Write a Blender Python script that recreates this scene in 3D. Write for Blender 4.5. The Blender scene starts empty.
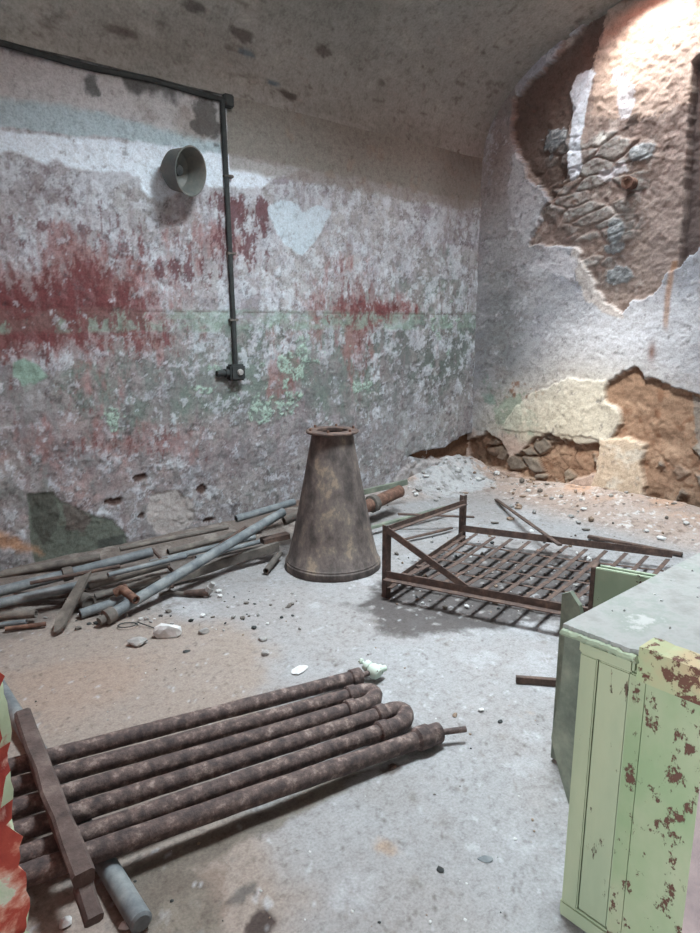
import bpy, bmesh, math, random
import numpy as np
from mathutils import Vector, Matrix
PI = math.pi
random.seed(7)
scene = bpy.context.scene
C = scene.collection

# ---------------------------------------------------------------- camera model and survey helpers
F = 674.0; PITCH = math.radians(12.1); YAW = math.radians(49.0); H = 1.55
E, D = 5.30, 4.24                 # end wall plane x = E, long wall plane y = D
Y0, X0 = -0.24, 0.20              # near side wall, entry wall
SPR, RISE = 3.05, 1.0             # vault springing and rise
YC, HW = (D + Y0) / 2, (D - Y0) / 2
FW = Vector((math.cos(YAW)*math.cos(PITCH), math.sin(YAW)*math.cos(PITCH), -math.sin(PITCH)))
RT = Vector((math.sin(YAW), -math.cos(YAW), 0))
UP = RT.cross(FW)
EYE = Vector((0, 0, H))
def ray(px, py): return FW + RT*((px-350)/F) + UP*((466.5-py)/F)
def fl(px, py, z=0.0):
    d = ray(px, py); return EYE + d*((z-H)/d.z)
def wl(px, py, Y=D):
    d = ray(px, py); return EYE + d*(Y/d.y)
def wr(px, py, X=E):
    d = ray(px, py); return EYE + d*(X/d.x)
def proj(p):
    q = Vector(p)-EYE; f = q.dot(FW)
    return (350+F*q.dot(RT)/f, 466.5-F*q.dot(UP)/f)

# ---------------------------------------------------------------- numpy noise
def _h(ix, iy, s):
    n = (ix.astype(np.int64)*374761393 + iy.astype(np.int64)*668265263 + s*974634777) & 0x7fffffff
    n = ((n ^ (n >> 13))*1274126177) & 0x7fffffff
    n = ((n ^ (n >> 16))*668265263) & 0x7fffffff
    return (n & 0xffff)/65535.0
def vn(x, y, s=0):
    x0 = np.floor(x); y0 = np.floor(y); fx = x-x0; fy = y-y0
    fx = fx*fx*fx*(fx*(fx*6-15)+10); fy = fy*fy*fy*(fy*(fy*6-15)+10)
    a = _h(x0, y0, s); b = _h(x0+1, y0, s); c = _h(x0, y0+1, s); d = _h(x0+1, y0+1, s)
    return (a*(1-fx)+b*fx)*(1-fy)+(c*(1-fx)+d*fx)*fy
def fbm(x, y, s=0, o=5, g=0.55):
    r = 0; a = 1; t = 0; f = 1.0
    for k in range(o):
        r = r+a*vn(x*f+k*17.3, y*f-k*9.1, s+k); t += a; a *= g; f *= 2.03
    return (r/t-0.5)*2      # roughly -1..1
def worley(x, y, s=0):
    x0 = np.floor(x); y0 = np.floor(y)
    f1 = np.full(x.shape, 9.0); f2 = np.full(x.shape, 9.0); idv = np.zeros(x.shape)
    for i in (-1, 0, 1):
        for j in (-1, 0, 1):
            cx = x0+i; cy = y0+j
            d = np.hypot(cx+_h(cx, cy, s)-x, cy+_h(cx, cy, s+5)-y)
            idn = _h(cx, cy, s+9)
            m = d < f1
            f2 = np.where(m, f1, np.minimum(f2, d)); idv = np.where(m, idn, idv); f1 = np.where(m, d, f1)
    return f1, f2-f1, idv
def ss(a, b, x):
    t = np.clip((x-a)/(b-a), 0, 1); return t*t*(3-2*t)
def sdpoly(u, v, P):
    n = len(P); d = np.full(u.shape, 1e9); ins = np.zeros(u.shape, bool)
    for i in range(n):
        ax, ay = P[i]; bx, by = P[(i+1) % n]
        ex, ey = bx-ax, by-ay; wx, wy = u-ax, v-ay
        t = np.clip((wx*ex+wy*ey)/(ex*ex+ey*ey+1e-12), 0, 1)
        d = np.minimum(d, (wx-ex*t)**2+(wy-ey*t)**2)
        c = (ay > v) != (by > v)
        ins ^= c & (u < (bx-ax)*(v-ay)/((by-ay) if abs(by-ay) > 1e-9 else 1e-9)+ax)
    d = np.sqrt(d); return np.where(ins, -d, d)
def lin(c):
    c = np.array(c)/255.0
    return np.where(c <= 0.04045, c/12.92, ((c+0.055)/1.055)**2.4)
class Paint:
    """colour layers laid over a surface, in metres on that surface"""
    def __init__(s, u, v, base):
        s.u, s.v = u, v; s.c = np.tile(lin(base), (u.size, 1)); s.h = np.zeros(u.size)
    def lay(s, m, col, a=1.0):
        m = np.clip(m, 0, 1)[:, None]*a
        s.c = s.c*(1-m)+lin(col)*m
    def poly(s, P, rough=0.03, sc=9, soft=0.006, seed=1):
        return ss(soft, -soft, sdpoly(s.u, s.v, P)+1.35*rough*fbm(s.u*sc, s.v*sc, seed, 7, .66))
    def blob(s, cu, cv, ru, rv):
        return np.exp(-(((s.u-cu)/ru)**2+((s.v-cv)/rv)**2))
    def flake(s, dens, sc, seed, col, a=1.0, edge=(92, 82, 84), ea=.6, th=.003, sy=None, g=.68):
        """a layer of old paint with a torn outline, thickness and a dirty rim"""
        n = dens-0.5+0.6*fbm(s.u*sc, s.v*(sy or sc), seed, 7, g)
        m = ss(-.02, .04, n); s.lay(m, col, a*.72); s.h += m*th
        s.lay(ss(.05, .0, np.abs(n+.02))*ss(-.1, .35, fbm(s.u*7, s.v*7, seed+3)), edge, ea)
    def thr(s, dens, sx, sy, seed, soft=0.08, g=0.6, o=5):
        return ss(-soft, soft, dens-0.5+0.55*fbm(s.u*sx, s.v*sy, seed, o, g))

# ---------------------------------------------------------------- object helpers
MAT = {}
def link(name, me, mat=None, parent=None):
    o = bpy.data.objects.new(name, me); C.objects.link(o)
    if mat: me.materials.append(mat)
    if parent: o.parent = parent
    return o
def obj(name, bm, mat, parent=None, smooth=True, wangle=0.6):
    me = bpy.data.meshes.new(name); bm.normal_update(); bm.to_mesh(me); bm.free()
    if smooth:
        for p in me.polygons: p.use_smooth = True
        try: me.set_sharp_from_angle(angle=wangle)
        except Exception: pass
    return link(name, me, mat, parent)
def tag(o, label=None, cat=None, group=None, kind=None):
    if label: o['label'] = label
    if cat: o['category'] = cat
    if group: o['group'] = group
    if kind: o['kind'] = kind
    return o
def thing(name, loc, label, cat, group=None):
    o = bpy.data.objects.new(name, None); C.objects.link(o); o.location = loc; o.empty_display_size = .05
    return tag(o, label, cat, group)
def rebase(o, loc):
    """put the object's origin at its base without moving its shape"""
    o.data.transform(Matrix.Translation(-Vector(loc))); o.location = loc; return o
def local(root, pts): return [Vector(p)-root.location for p in pts]
def frame_of(d):
    d = d.normalized(); a = Vector((0, 0, 1)) if abs(d.z) < 0.95 else Vector((1, 0, 0))
    x = d.cross(a).normalized(); return x, x.cross(d).normalized()
def tube(bm, pts, r, n=14, hollow=0.0, wob=0.0, cap=True):
    pts = [Vector(p) for p in pts]; m = len(pts)
    rr = r if isinstance(r, (list, tuple)) else [r]*m
    X, Yv = frame_of(pts[1]-pts[0]); prev = (pts[1]-pts[0]).normalized(); rings = []
    for i, p in enumerate(pts):
        t = (pts[min(i+1, m-1)]-pts[max(i-1, 0)]).normalized()
        q = prev.rotation_difference(t); X = q @ X; Yv = q @ Yv; prev = t
        R = rr[i]
        rings.append([bm.verts.new(p+(X*math.cos(2*PI*k/n)+Yv*math.sin(2*PI*k/n))*R*(1+random.uniform(-wob, wob))) for k in range(n)])
    for a, b in zip(rings, rings[1:]):
        for k in range(n): bm.faces.new((a[k], a[(k+1) % n], b[(k+1) % n], b[k]))
    if cap:
        for ring, idx, sgn in ((rings[0], 0, 1), (rings[-1], -1, -1)):
            if hollow:
                ax = (pts[1]-pts[0]).normalized() if idx == 0 else (pts[-2]-pts[-1]).normalized()
                c = pts[idx]
                inn = [bm.verts.new(c+(v.co-c)*hollow) for v in ring]
                dep = [bm.verts.new(c+(v.co-c)*hollow+ax*max(rr[idx]*3, .03)) for v in ring]
                for A_, B_ in ((ring, inn), (inn, dep)):
                    for k in range(n):
                        f = (A_[k], B_[k], B_[(k+1) % n], A_[(k+1) % n])
                        bm.faces.new(f if sgn > 0 else f[::-1])
                bm.faces.new(dep if sgn < 0 else dep[::-1])
            else:
                bm.faces.new(ring[::-1] if sgn > 0 else ring)
    bmesh.ops.recalc_face_normals(bm, faces=bm.faces)
def bar(bm, a, b, w, h, roll=0.0, bev=0.002, jag=0.0):
    """a rectangular bar from a to b (w across, h up)"""
    a = Vector(a); b = Vector(b); d = (b-a); L = d.length; x, y = frame_of(d)
    x, y = x*math.cos(roll)+y*math.sin(roll), -x*math.sin(roll)+y*math.cos(roll)
    d.normalize(); N = max(2, int(L/0.12)); rings = []
    for i in range(N+1):
        p = a+d*(L*i/N); j = [random.uniform(-jag, jag) for _ in range(8)]
        bw, bh = w/2, h/2; q = []
        for k, (sx, sy) in enumerate(((-1, -1), (1, -1), (1, 1), (-1, 1))):
            c1 = (sx*(bw-bev), sy*bh); c2 = (sx*bw, sy*(bh-bev))
            pr = (c2, c1) if k in (0, 2) else (c1, c2)
            for u, (cx, cy) in enumerate(pr):
                q.append(bm.verts.new(p+x*(cx+j[2*k])+y*(cy+j[2*k+1])))
        rings.append(q)
    for r0, r1 in zip(rings, rings[1:]):
        for k in range(8): bm.faces.new((r0[k], r0[(k+1) % 8], r1[(k+1) % 8], r1[k]))
    bm.faces.new(rings[0][::-1]); bm.faces.new(rings[-1])
    bmesh.ops.recalc_face_normals(bm, faces=bm.faces)
def angle_iron(bm, a, b, w, t, flip=1):
    """L section: one flange flat, one upright"""
    a = Vector(a); b = Vector(b); d = (b-a).normalized(); x, y = frame_of(d)
    if y.z < 0: y = -y
    x = x*flip
    prof = [(0, 0), (w, 0), (w, t), (t, t), (t, w), (0, w)]
    N = max(2, int((b-a).length/.15)); rings = []
    for i in range(N+1):
        p = a.lerp(b, i/N)
        rings.append([bm.verts.new(p+x*u+y*v) for u, v in prof])
    for r0, r1 in zip(rings, rings[1:]):
        for k in range(6): bm.faces.new((r0[k], r0[(k+1) % 6], r1[(k+1) % 6], r1[k]))
    bm.faces.new(rings[0][::-1]); bm.faces.new(rings[-1])
    bmesh.ops.recalc_face_normals(bm, faces=bm.faces)
def lathe(bm, prof, n=48, M=None):
    rings = []
    for r, z in prof:
        rings.append([bm.verts.new((r*math.cos(2*PI*k/n), r*math.sin(2*PI*k/n), z)) for k in range(n)])
    for a, b in zip(rings, rings[1:]):
        for k in range(n): bm.faces.new((a[k], a[(k+1) % n], b[(k+1) % n], b[k]))
    if M: bmesh.ops.transform(bm, matrix=M, verts=[v for r in rings for v in r])
def box(bm, lo, hi, bev=0.0):
    vs = [bm.verts.new((x, y, z)) for z in (lo[2], hi[2]) for y in (lo[1], hi[1]) for x in (lo[0], hi[0])]
    fs = [bm.faces.new([vs[i] for i in q]) for q in ((0, 2, 3, 1), (4, 5, 7, 6), (0, 1, 5, 4), (2, 6, 7, 3), (0, 4, 6, 2), (1, 3, 7, 5))]
    if bev:
        es = list({e for f in fs for e in f.edges})
        bmesh.ops.bevel(bm, geom=es, offset=bev, segments=2, affect='EDGES')
def slab(bm, poly, thick):
    """a closed plate: planar polygon given as points, thickened by the vector"""
    a = [bm.verts.new(p) for p in poly]; b = [bm.verts.new(Vector(p)+thick) for p in poly]
    n = len(a); bm.faces.new(a); bm.faces.new(b[::-1])
    for k in range(n): bm.faces.new((a[k], b[k], b[(k+1) % n], a[(k+1) % n]))
    bmesh.ops.recalc_face_normals(bm, faces=bm.faces)
def rock_bm(size, seed, flat=0.6, sub=2):
    bm = bmesh.new(); bmesh.ops.create_icosphere(bm, subdivisions=sub, radius=0.5)
    r = random.Random(seed); pl = []
    for _ in range(9):
        n = Vector((r.gauss(0, 1), r.gauss(0, 1), r.gauss(0, 1))).normalized(); pl.append((n, r.uniform(.26, .42)))
    for v in bm.verts:
        for n, dd in pl:
            k = v.co.dot(n)
            if k > dd: v.co -= n*(k-dd)
    for v in bm.verts: v.co = Vector((v.co.x*size[0], v.co.y*size[1], v.co.z*size[2]))
    return bm

# ---------------------------------------------------------------- materials
def newmat(name):
    m = bpy.data.materials.new(name); m.use_nodes = True; nt = m.node_tree
    return m, nt, nt.nodes['Principled BSDF']
def L4(c): return tuple(float(x) for x in lin(c))+(1,)
def ramp(nt, fac, stops):
    r = nt.nodes.new('ShaderNodeValToRGB'); e = r.color_ramp.elements
    while len(e) < len(stops): e.new(0.5)
    for k, (p, c) in enumerate(stops): e[k].position = p; e[k].color = L4(c)
    nt.links.new(fac, r.inputs['Fac']); return r.outputs['Color']
def noise(nt, scale, detail=6, rough=0.6, vec=None, dist=0):
    n = nt.nodes.new('ShaderNodeTexNoise'); n.inputs['Scale'].default_value = scale
    n.inputs['Detail'].default_value = detail; n.inputs['Roughness'].default_value = rough; n.inputs['Distortion'].default_value = dist
    if vec: nt.links.new(vec, n.inputs['Vector'])
    return n.outputs['Fac']
def coords(nt, scale=(1, 1, 1)):
    t = nt.nodes.new('ShaderNodeTexCoord'); m = nt.nodes.new('ShaderNodeMapping'); m.inputs['Scale'].default_value = scale
    nt.links.new(t.outputs['Object'], m.inputs['Vector']); return m.outputs['Vector']
def bump(nt, bs, h, strength, dist=0.01):
    b = nt.nodes.new('ShaderNodeBump'); b.inputs['Strength'].default_value = strength; b.inputs['Distance'].default_value = dist
    nt.links.new(h, b.inputs['Height']); nt.links.new(b.outputs['Normal'], bs.inputs['Normal'])
def mixc(nt, fac, a, b, typ='MIX'):
    m = nt.nodes.new('ShaderNodeMix'); m.data_type = 'RGBA'; m.blend_type = typ
    for s, v in ((0, fac), (6, a), (7, b)):
        if hasattr(v, 'is_output'): nt.links.new(v, m.inputs[s])
        elif s == 0: m.inputs[0].default_value = v
        else: m.inputs[s].default_value = L4(v)
    return m.outputs[2]
def mottled(name, stops, scale=8, rough=0.85, bmp=0.4, bscale=60, metal=0.0, stretch=(1, 1, 1), bd=0.004):
    m, nt, bs = newmat(name); v = coords(nt, stretch)
    c = ramp(nt, noise(nt, scale, 9, .68, v), stops)
    nt.links.new(c, bs.inputs['Base Color']); bs.inputs['Roughness'].default_value = rough; bs.inputs['Metallic'].default_value = metal
    bump(nt, bs, noise(nt, bscale, 5, .6, v), bmp, bd); return m
def chipped(name, paint, paint2, under, amount=0.5, scale=14, stretch=(1, 1, 1), rough=.7):
    """old paint with chips down to the metal or wood"""
    m, nt, bs = newmat(name); v = coords(nt, stretch)
    c = mixc(nt, ramp(nt, noise(nt, 3.5, 6, .6, v), ((.38, (0, 0, 0)), (.6, (255, 255, 255)))), paint, paint2)
    n = noise(nt, scale, 10, .72, v)
    k = ramp(nt, n, ((amount, (0, 0, 0)), (amount+.02, (255, 255, 255))))
    nt.links.new(mixc(nt, k, c, under), bs.inputs['Base Color']); bs.inputs['Roughness'].default_value = rough
    inv = nt.nodes.new('ShaderNodeInvert'); nt.links.new(k, inv.inputs['Color']); bump(nt, bs, inv.outputs['Color'], .6, .003); return m
def painted(name, fine=90, amp=0.3, rough=0.9, bmp=0.5, crk=True):
    """surface whose colour layers are stored on the mesh, with fine grain added"""
    m, nt, bs = newmat(name); v = coords(nt)
    a = nt.nodes.new('ShaderNodeAttribute'); a.attribute_name = 'Col'
    g = ramp(nt, noise(nt, fine, 6, .7, v), ((.3, (216, 215, 214)), (.62, (255, 255, 255))))
    c = mixc(nt, 1.0, a.outputs['Color'], g, 'MULTIPLY')
    g2 = ramp(nt, noise(nt, fine*.28, 8, .7, v), ((.33, (206, 203, 202)), (.47, (244, 244, 244)), (.6, (255, 255, 255))))
    c = mixc(nt, .85, c, g2, 'MULTIPLY')
    nt.links.new(c, bs.inputs['Base Color']); bs.inputs['Roughness'].default_value = rough
    bs.inputs['Specular IOR Level'].default_value = .25
    bump(nt, bs, noise(nt, fine*.6, 7, .65, v), bmp, .008); return m
M_WALL = painted('peeling_plaster'); M_FLOOR = painted('dusty_concrete', 110, .3, .85, .35); M_VAULT = painted('vault_limewash', 60, bmp=.35)
M_RUST = mottled('rusted_iron', ((.32, (50, 42, 42)), (.47, (76, 63, 61)), (.56, (98, 82, 77)), (.66, (140, 124, 118))), 26, .8, .9, 90)
M_RUSTD = mottled('dark_rusted_iron', ((.3, (52, 42, 40)), (.5, (80, 64, 58)), (.7, (112, 90, 78))), 18, .8, .5, 80)
M_RUSTO = mottled('orange_rust', ((.3, (66, 48, 42)), (.5, (102, 74, 62)), (.7, (134, 106, 90))), 20, .85, .6, 80)
M_GREYP = mottled('dusty_grey_pipe', ((.3, (72, 78, 82)), (.5, (104, 110, 114)), (.7, (140, 144, 144))), 10, .7, .3, 60)
M_GREYB = mottled('dusty_brown_pipe', ((.3, (70, 66, 62)), (.5, (98, 92, 87)), (.7, (130, 122, 114))), 10, .8, .4, 60)
M_WOOD = mottled('weathered_board', ((.3, (72, 66, 62)), (.5, (102, 96, 90)), (.7, (138, 130, 122))), 9, .9, .5, 40, stretch=(1, 1, 1))
M_STONE = mottled('grey_stone', ((.3, (110, 108, 108)), (.5, (150, 148, 146)), (.7, (180, 178, 174))), 9, .9, .6, 40)
M_WHITE = mottled('white_plaster_bit', ((.3, (165, 165, 165)), (.5, (200, 200, 200)), (.7, (222, 222, 222))), 9, .9, .5, 40)
M_TAN = mottled('tan_rubble', ((.3, (95, 82, 72)), (.5, (140, 120, 104)), (.7, (172, 152, 134))), 9, .9, .6, 40)
M_DARK = mottled('dark_bit', ((.3, (32, 35, 36)), (.6, (54, 58, 58))), 20, .8, .5, 60)
M_GREEN = chipped('light_green_paint', (160, 166, 138), (146, 156, 130), (84, 64, 52), .615, 12, (1.8, 1.8, .5))
M_GREENR = chipped('green_paint_rusting', (134, 152, 116), (158, 162, 134), (88, 56, 44), .575, 24, (1, 1, .7))
M_GREENL = chipped('old_green_edge', (148, 158, 132), (120, 132, 116), (90, 62, 50), .56, 16)
M_TEAL = mottled('grey_green_paint', ((.3, (78, 84, 78)), (.5, (108, 116, 104)), (.7, (138, 144, 128))), 8, .8, .4, 40)
M_TOP = mottled('dusty_green_top', ((.25, (108, 108, 104)), (.42, (134, 134, 131)), (.5, (146, 146, 144)), (.6, (130, 136, 130)), (.66, (166, 166, 164))), 7, .75, .3, 60)

# ---------------------------------------------------------------- surfaces built as dense grids
def grid(name, nu, nv, P, col, mat, flip=False):
    me = bpy.data.meshes.new(name); me.vertices.add(nu*nv); me.vertices.foreach_set('co', P.astype(np.float32).ravel())
    i = np.arange(nu-1)[:, None]; j = np.arange(nv-1)[None, :]
    a = i*nv+j; q = np.stack([a, a+nv, a+nv+1, a+1], -1).reshape(-1, 4)
    if flip: q = q[:, ::-1]
    nf = len(q); me.loops.add(nf*4); me.loops.foreach_set('vertex_index', q.astype(np.int32).ravel())
    me.polygons.add(nf); me.polygons.foreach_set('loop_start', np.arange(0, nf*4, 4, dtype=np.int32))
    me.polygons.foreach_set('loop_total', np.full(nf, 4, np.int32)); me.update()
    me.polygons.foreach_set('use_smooth', np.ones(nf, bool))
    ca = me.color_attributes.new('Col', 'FLOAT_COLOR', 'POINT')
    ca.data.foreach_set('color', np.hstack([col, np.ones((len(col), 1))]).astype(np.float32).ravel())
    me.validate(); return link(name, me, mat)
def gridpts(u0, u1, v0, v1, st):
    nu = int((u1-u0)/st)+1; nv = int((v1-v0)/st)+1
    U, V = np.meshgrid(np.linspace(u0, u1, nu), np.linspace(v0, v1, nv), indexing='ij')
    return nu, nv, U.ravel(), V.ravel()

# ---- long wall (plane y = D): u = x, v = z
def LW(*pp): return [(wl(x, y).x, wl(x, y).z) for x, y in pp]
def left_wall():
    nu, nv, u, v = gridpts(X0, E+.12, -.02, SPR, .009)
    p = Paint(u, v, (182, 182, 184))
    def B(px, py, rx, ry):
        c = wl(px, py); r = wl(px+rx, py); t = wl(px, py-ry); return p.blob(c.x, c.z, abs(r.x-c.x), abs(t.z-c.z))
    p.lay(ss(-.3, .5, fbm(u*3, v*3, 3)), (158, 154, 162)); p.lay(ss(.1, .5, fbm(u*9, v*7, 4)), (188, 190, 198), .8)
    # lower wall: pinkish, greyer
    low = ss(1.45, 1.0, v+.12*fbm(u*3, v*3, 8)); p.lay(low, (152, 148, 148), .75)
    p.lay(B(60, 470, 150, 60)*ss(-.5, .3, fbm(u*4, v*4, 12)), (184, 152, 150), .9)
    p.lay(p.thr(.5*B(60, 430, 90, 40), 9, 5, 61, .15), (168, 124, 118), .6)
    # grey green mottling
    gg = .85*B(240, 375, 130, 45)+.5*B(300, 350, 180, 40)+.6*B(440, 300, 45, 70)+.45*B(400, 380, 90, 80)+.35*B(120, 400, 120, 40)
    p.lay(p.thr(gg, 10, 7, 21, .25), (114, 130, 122), .85)
    p.lay(p.thr(.9*B(425, 360, 50, 60), 12, 9, 24, .15), (104, 110, 108), .8)
    p.lay(p.thr(.62*B(410, 420, 55, 60), 14, 11, 25, .12), (178, 182, 184), .9)
    p.lay(p.thr(.5*B(300, 440, 90, 50), 16, 12, 26, .12), (168, 162, 168), .7)
    # torn layers of limewash
    up_ = ss(1.0, 1.5, v)
    p.flake(.42, 4.2, 101, (168, 164, 165), .7)
    p.flake(.36+.1*up_, 6.5, 102, (208, 214, 224), .85, ea=.45)
    p.flake(.36, 9, 103, (148, 144, 142), .75, ea=.5)
    p.flake(.33+.08*up_, 12, 104, (212, 220, 228), .85, ea=.4)
    p.flake(.34*(1-up_)+.05, 8, 105, (118, 122, 120), .9); p.lay(ss(-.2, .35, fbm(u*2.6, v*3.4, 108, 6, .65))*(1-up_*.7), (132, 128, 132), .5)
    p.lay(ss(.12, .5, fbm(u*16, v*3.2, 106, 6, .7)), (140, 128, 132), .55)
    # red paint
    red = (1.0*B(15, 305, 80, 30)+.62*B(20, 345, 80, 28)+.5*B(110, 300, 60, 50)+.42*B(60, 245, 110, 40)+.36*B(210, 235, 50, 30)
           +.5*B(395, 312, 50, 16)+.34*B(350, 330, 50, 50)+.34*B(60, 400, 110, 36)+.34*B(330, 275, 90, 50)+.42*B(160, 340, 50, 40)+.40*B(90, 450, 90, 30)+.36*B(190, 440, 60, 30)+.46*B(285, 385, 22, 60)+.36*B(360, 370, 20, 40))
    p.lay(p.thr(red*.95, 9, 3.4, 30, .12, .7, 7), (156, 114, 112), .7)
    p.lay(p.thr(red*.76, 15, 5, 31, .10, .8, 7), (122, 80, 78), .8)
    p.lay(p.thr(red*.60, 17, 7, 33, .10, .78, 7), (104, 62, 62), .85)
    p.lay(ss(.02, .22, fbm(u*13, v*5, 34, 7, .8))*np.clip(red*1.5, 0, 1), (160, 148, 150), .8)
    dr = .62*B(262, 212, 8, 22)+.55*B(228, 205, 25, 16)+.52*B(245, 245, 34, 35)+.45*B(170, 270, 60, 30)
    p.lay(p.thr(dr, 22, 8, 35, .06, .75, 7), (104, 64, 68), .85)
    p.lay(p.thr(.40*B(100, 240, 160, 60), 28, 12, 37, .05, .75), (116, 86, 90), .75)
    # pale green dado line
    band = ss(.085, .06, np.abs(v-1.56+.01*fbm(u*5, v*0, 2)))
    p.lay(band*ss(-.35, .25, fbm(u*6, v*14, 41, 7, .7)), (146, 168, 156), .7)
    p.lay(ss(.010, .004, np.abs(v-1.62))*ss(-.2, .1, fbm(u*8, v, 42)), (96, 78, 78), .6)
    p.lay(p.thr(red*.60, 15, 6, 39, .06, .75, 7), (118, 70, 72), .8); p.flake(.30, 11, 107, (188, 190, 198), .8)
    # dark flecks
    p.lay(ss(.40, .55, fbm(u*20, v*17, 51, 6, .7))*.8, (92, 84, 88), .75); p.lay(ss(.42, .6, fbm(u*13, v*10, 53))*low, (96, 92, 94), .7)
    p.lay(ss(.45, .6, fbm(u*17, v*15, 57)), (196, 198, 206), .7)
    # curled green flakes
    fk = .75*B(270, 408, 26, 16)+.62*B(290, 370, 14, 25)+.6*B(362, 385, 10, 10)+.6*B(112, 418, 24, 16)+.4*B(440, 330, 25, 50)+.35*B(300, 350, 60, 40)+.38*B(210, 380, 40, 30)
    fm = p.thr(fk, 12, 12, 71, .03); f1, fe, fid = worley(u*30+1.6*fbm(u*14, v*14, 3), v*34+1.6*fbm(u*14, v*14, 5), 72)
    p.lay(fm, (118, 132, 124), .6); p.lay(fm*ss(.08, .16, fe)*(fid > .35), (166, 188, 176)); p.h += fm*(ss(.05, .25, fe)*.006*(fid > .35))
    # whitewashed top band, beige strip above, vault paint
    p.lay(p.poly(LW((-20, 96), (60, 100), (140, 122), (222, 140), (222, 172), (120, 140), (-20, 125)), .02), (180, 200, 208), .9)
    wb = p.poly(LW((-30, 128), (60, 136), (120, 140), (180, 148), (226, 156), (300, 168), (262, 186), (226, 186), (196, 182), (186, 190), (160, 202), (140, 190), (140, 176), (90, 170), (55, 160), (45, 163), (25, 152), (-30, 150)), .03, 6, .012)
    p.lay(wb, (232, 244, 255), 1)
    p.lay(ss(.4, .55, fbm(u*22, v*22, 58))*wb, (140, 142, 150), .7)
    p.lay(p.poly(LW((-20, 50), (100, 72), (222, 98), (222, 142), (160, 128), (60, 102), (-20, 98)), .02, 7, .03), (194, 194, 196), .95)
    p.lay(p.thr(.7*B(190, 125, 50, 22), 6, 6, 81, .2), (150, 142, 136), .7)
    dv = ss(2.735, 2.70, 2.735*2-v-.0+.03*fbm(u*3, v*3, 83)-.0) * (u > 2.6)
    p.lay(ss(2.53, 2.58, v+.05*fbm(u*4, v*5, 85))*(u > 2.6), (152, 146, 141), .8)
    p.lay(ss(2.63, 2.67, v+.035*fbm(u*4, v*4, 84))*(u > 2.585), (144, 141, 135), .97)
    p.lay(ss(.25, .5, fbm(u*10, v*8, 86))*(v > 2.62)*(u > 3), (150, 138, 128), .6)
    p.lay(B(455, 195, 20, 30)+B(462, 150, 20, 40), (116, 106, 100), .6)
    # grime under the cable
    gm = ss(2.95, 3.02, v+.16*np.maximum(0, fbm(u*4, v*2.5, 88)-.05)+.02*fbm(u*22, v*22, 89))*(u < 2.62)
    p.lay(gm, (72, 74, 74), .85); p.lay(p.thr(.95*B(208, 116, 18, 26), 9, 9, 90, .1), (78, 76, 74), .8)
    p.lay(p.thr(.9*B(92, 88, 14, 14), 9, 9, 91, .1), (70, 76, 76), .8)
    # patches with an outline of their own
    p.lay(p.poly(LW((268, 208), (280, 200), (298, 205), (302, 212), (320, 204), (332, 212), (316, 238), (302, 256), (286, 246), (272, 228)), .02), (200, 214, 224))
    gp = p.poly(LW((27, 494), (52, 492), (62, 500), (78, 508), (95, 516), (112, 520), (124, 530), (130, 545), (140, 556), (90, 562), (34, 566), (28, 530)), .012)
    p.lay(gp, (108, 114, 106)); p.lay(gp*p.poly(LW((28, 494), (52, 492), (60, 510), (58, 530), (44, 545), (30, 530)), .03), (86, 88, 82), .9)
    p.lay(gp*p.poly(LW((60, 500), (80, 508), (94, 520), (84, 534), (64, 530)), .03), (104, 96, 92), .9)
    p.lay(gp*p.poly(LW((98, 540), (124, 534), (124, 548), (98, 552)), .006), (80, 84, 80), .9); p.h -= gp*.006
    wp = p.poly(LW((150, 496), (175, 488), (192, 500), (194, 520), (180, 532), (158, 534), (146, 520)), .03)
    p.lay(wp, (182, 176, 174)); p.h -= wp*.006
    for (x, y, r) in ((115, 502, 10), (140, 478, 8), (200, 490, 9), (210, 520, 9), (140, 516, 7)):
        m = p.thr(.8*B(x, y, r, r*.5), 14, 14, int(x), .05); p.lay(m, (84, 62, 54), .9); p.h -= m*.015
    tp = p.poly(LW((12, 362), (24, 358), (36, 364), (46, 376), (36, 384), (26, 394), (20, 384), (12, 376)), .015)
    p.lay(tp, (146, 172, 160)); p.lay(p.poly(LW((20, 384), (46, 384), (44, 410), (24, 414)), .04), (160, 158, 160), .7)
    st = p.poly(LW((-10, 530), (10, 536), (40, 548), (46, 556), (20, 552), (-10, 545)), .04, 6, .03); p.lay(st, (196, 150, 116), .8)
    p.lay(p.poly(LW((20, 566), (60, 562), (140, 556), (190, 536), (240, 520), (300, 500), (300, 520), (160, 590), (0, 600)), .03), (120, 100, 88), .8)
    # broken plaster at the foot near the corner
    ho = p.poly(LW((408, 456), (425, 450), (444, 448), (462, 436), (482, 430), (486, 452), (468, 462), (450, 458), (430, 461)), .015)
    p.lay(ho, (112, 84, 66)); p.h -= ho*.06
    rb = p.poly(LW((410, 462), (435, 458), (450, 462), (486, 458), (486, 500), (380, 505), (392, 482)), .05)
    p.lay(rb, (176, 172, 172), .9); p.lay(rb*ss(0, .3, fbm(u*9, v*9, 95)), (150, 140, 136)); p.h += rb*(.02+.02*fbm(u*14, v*14, 96))
    p.lay(B(450, 490, 18, 8), (190, 160, 140), .8)
    p.h += .010*fbm(u*2.2, v*2.2, 5)+.0035*fbm(u*18, v*18, 6)+.004*ss(.1, .3, fbm(u*6, v*6, 4))
    P = np.stack([u, np.full(u.shape, D)-p.h, v], -1)
    o = grid('wall_left', nu, nv, P, p.c, M_WALL); tag(o, kind='structure'); return o

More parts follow.
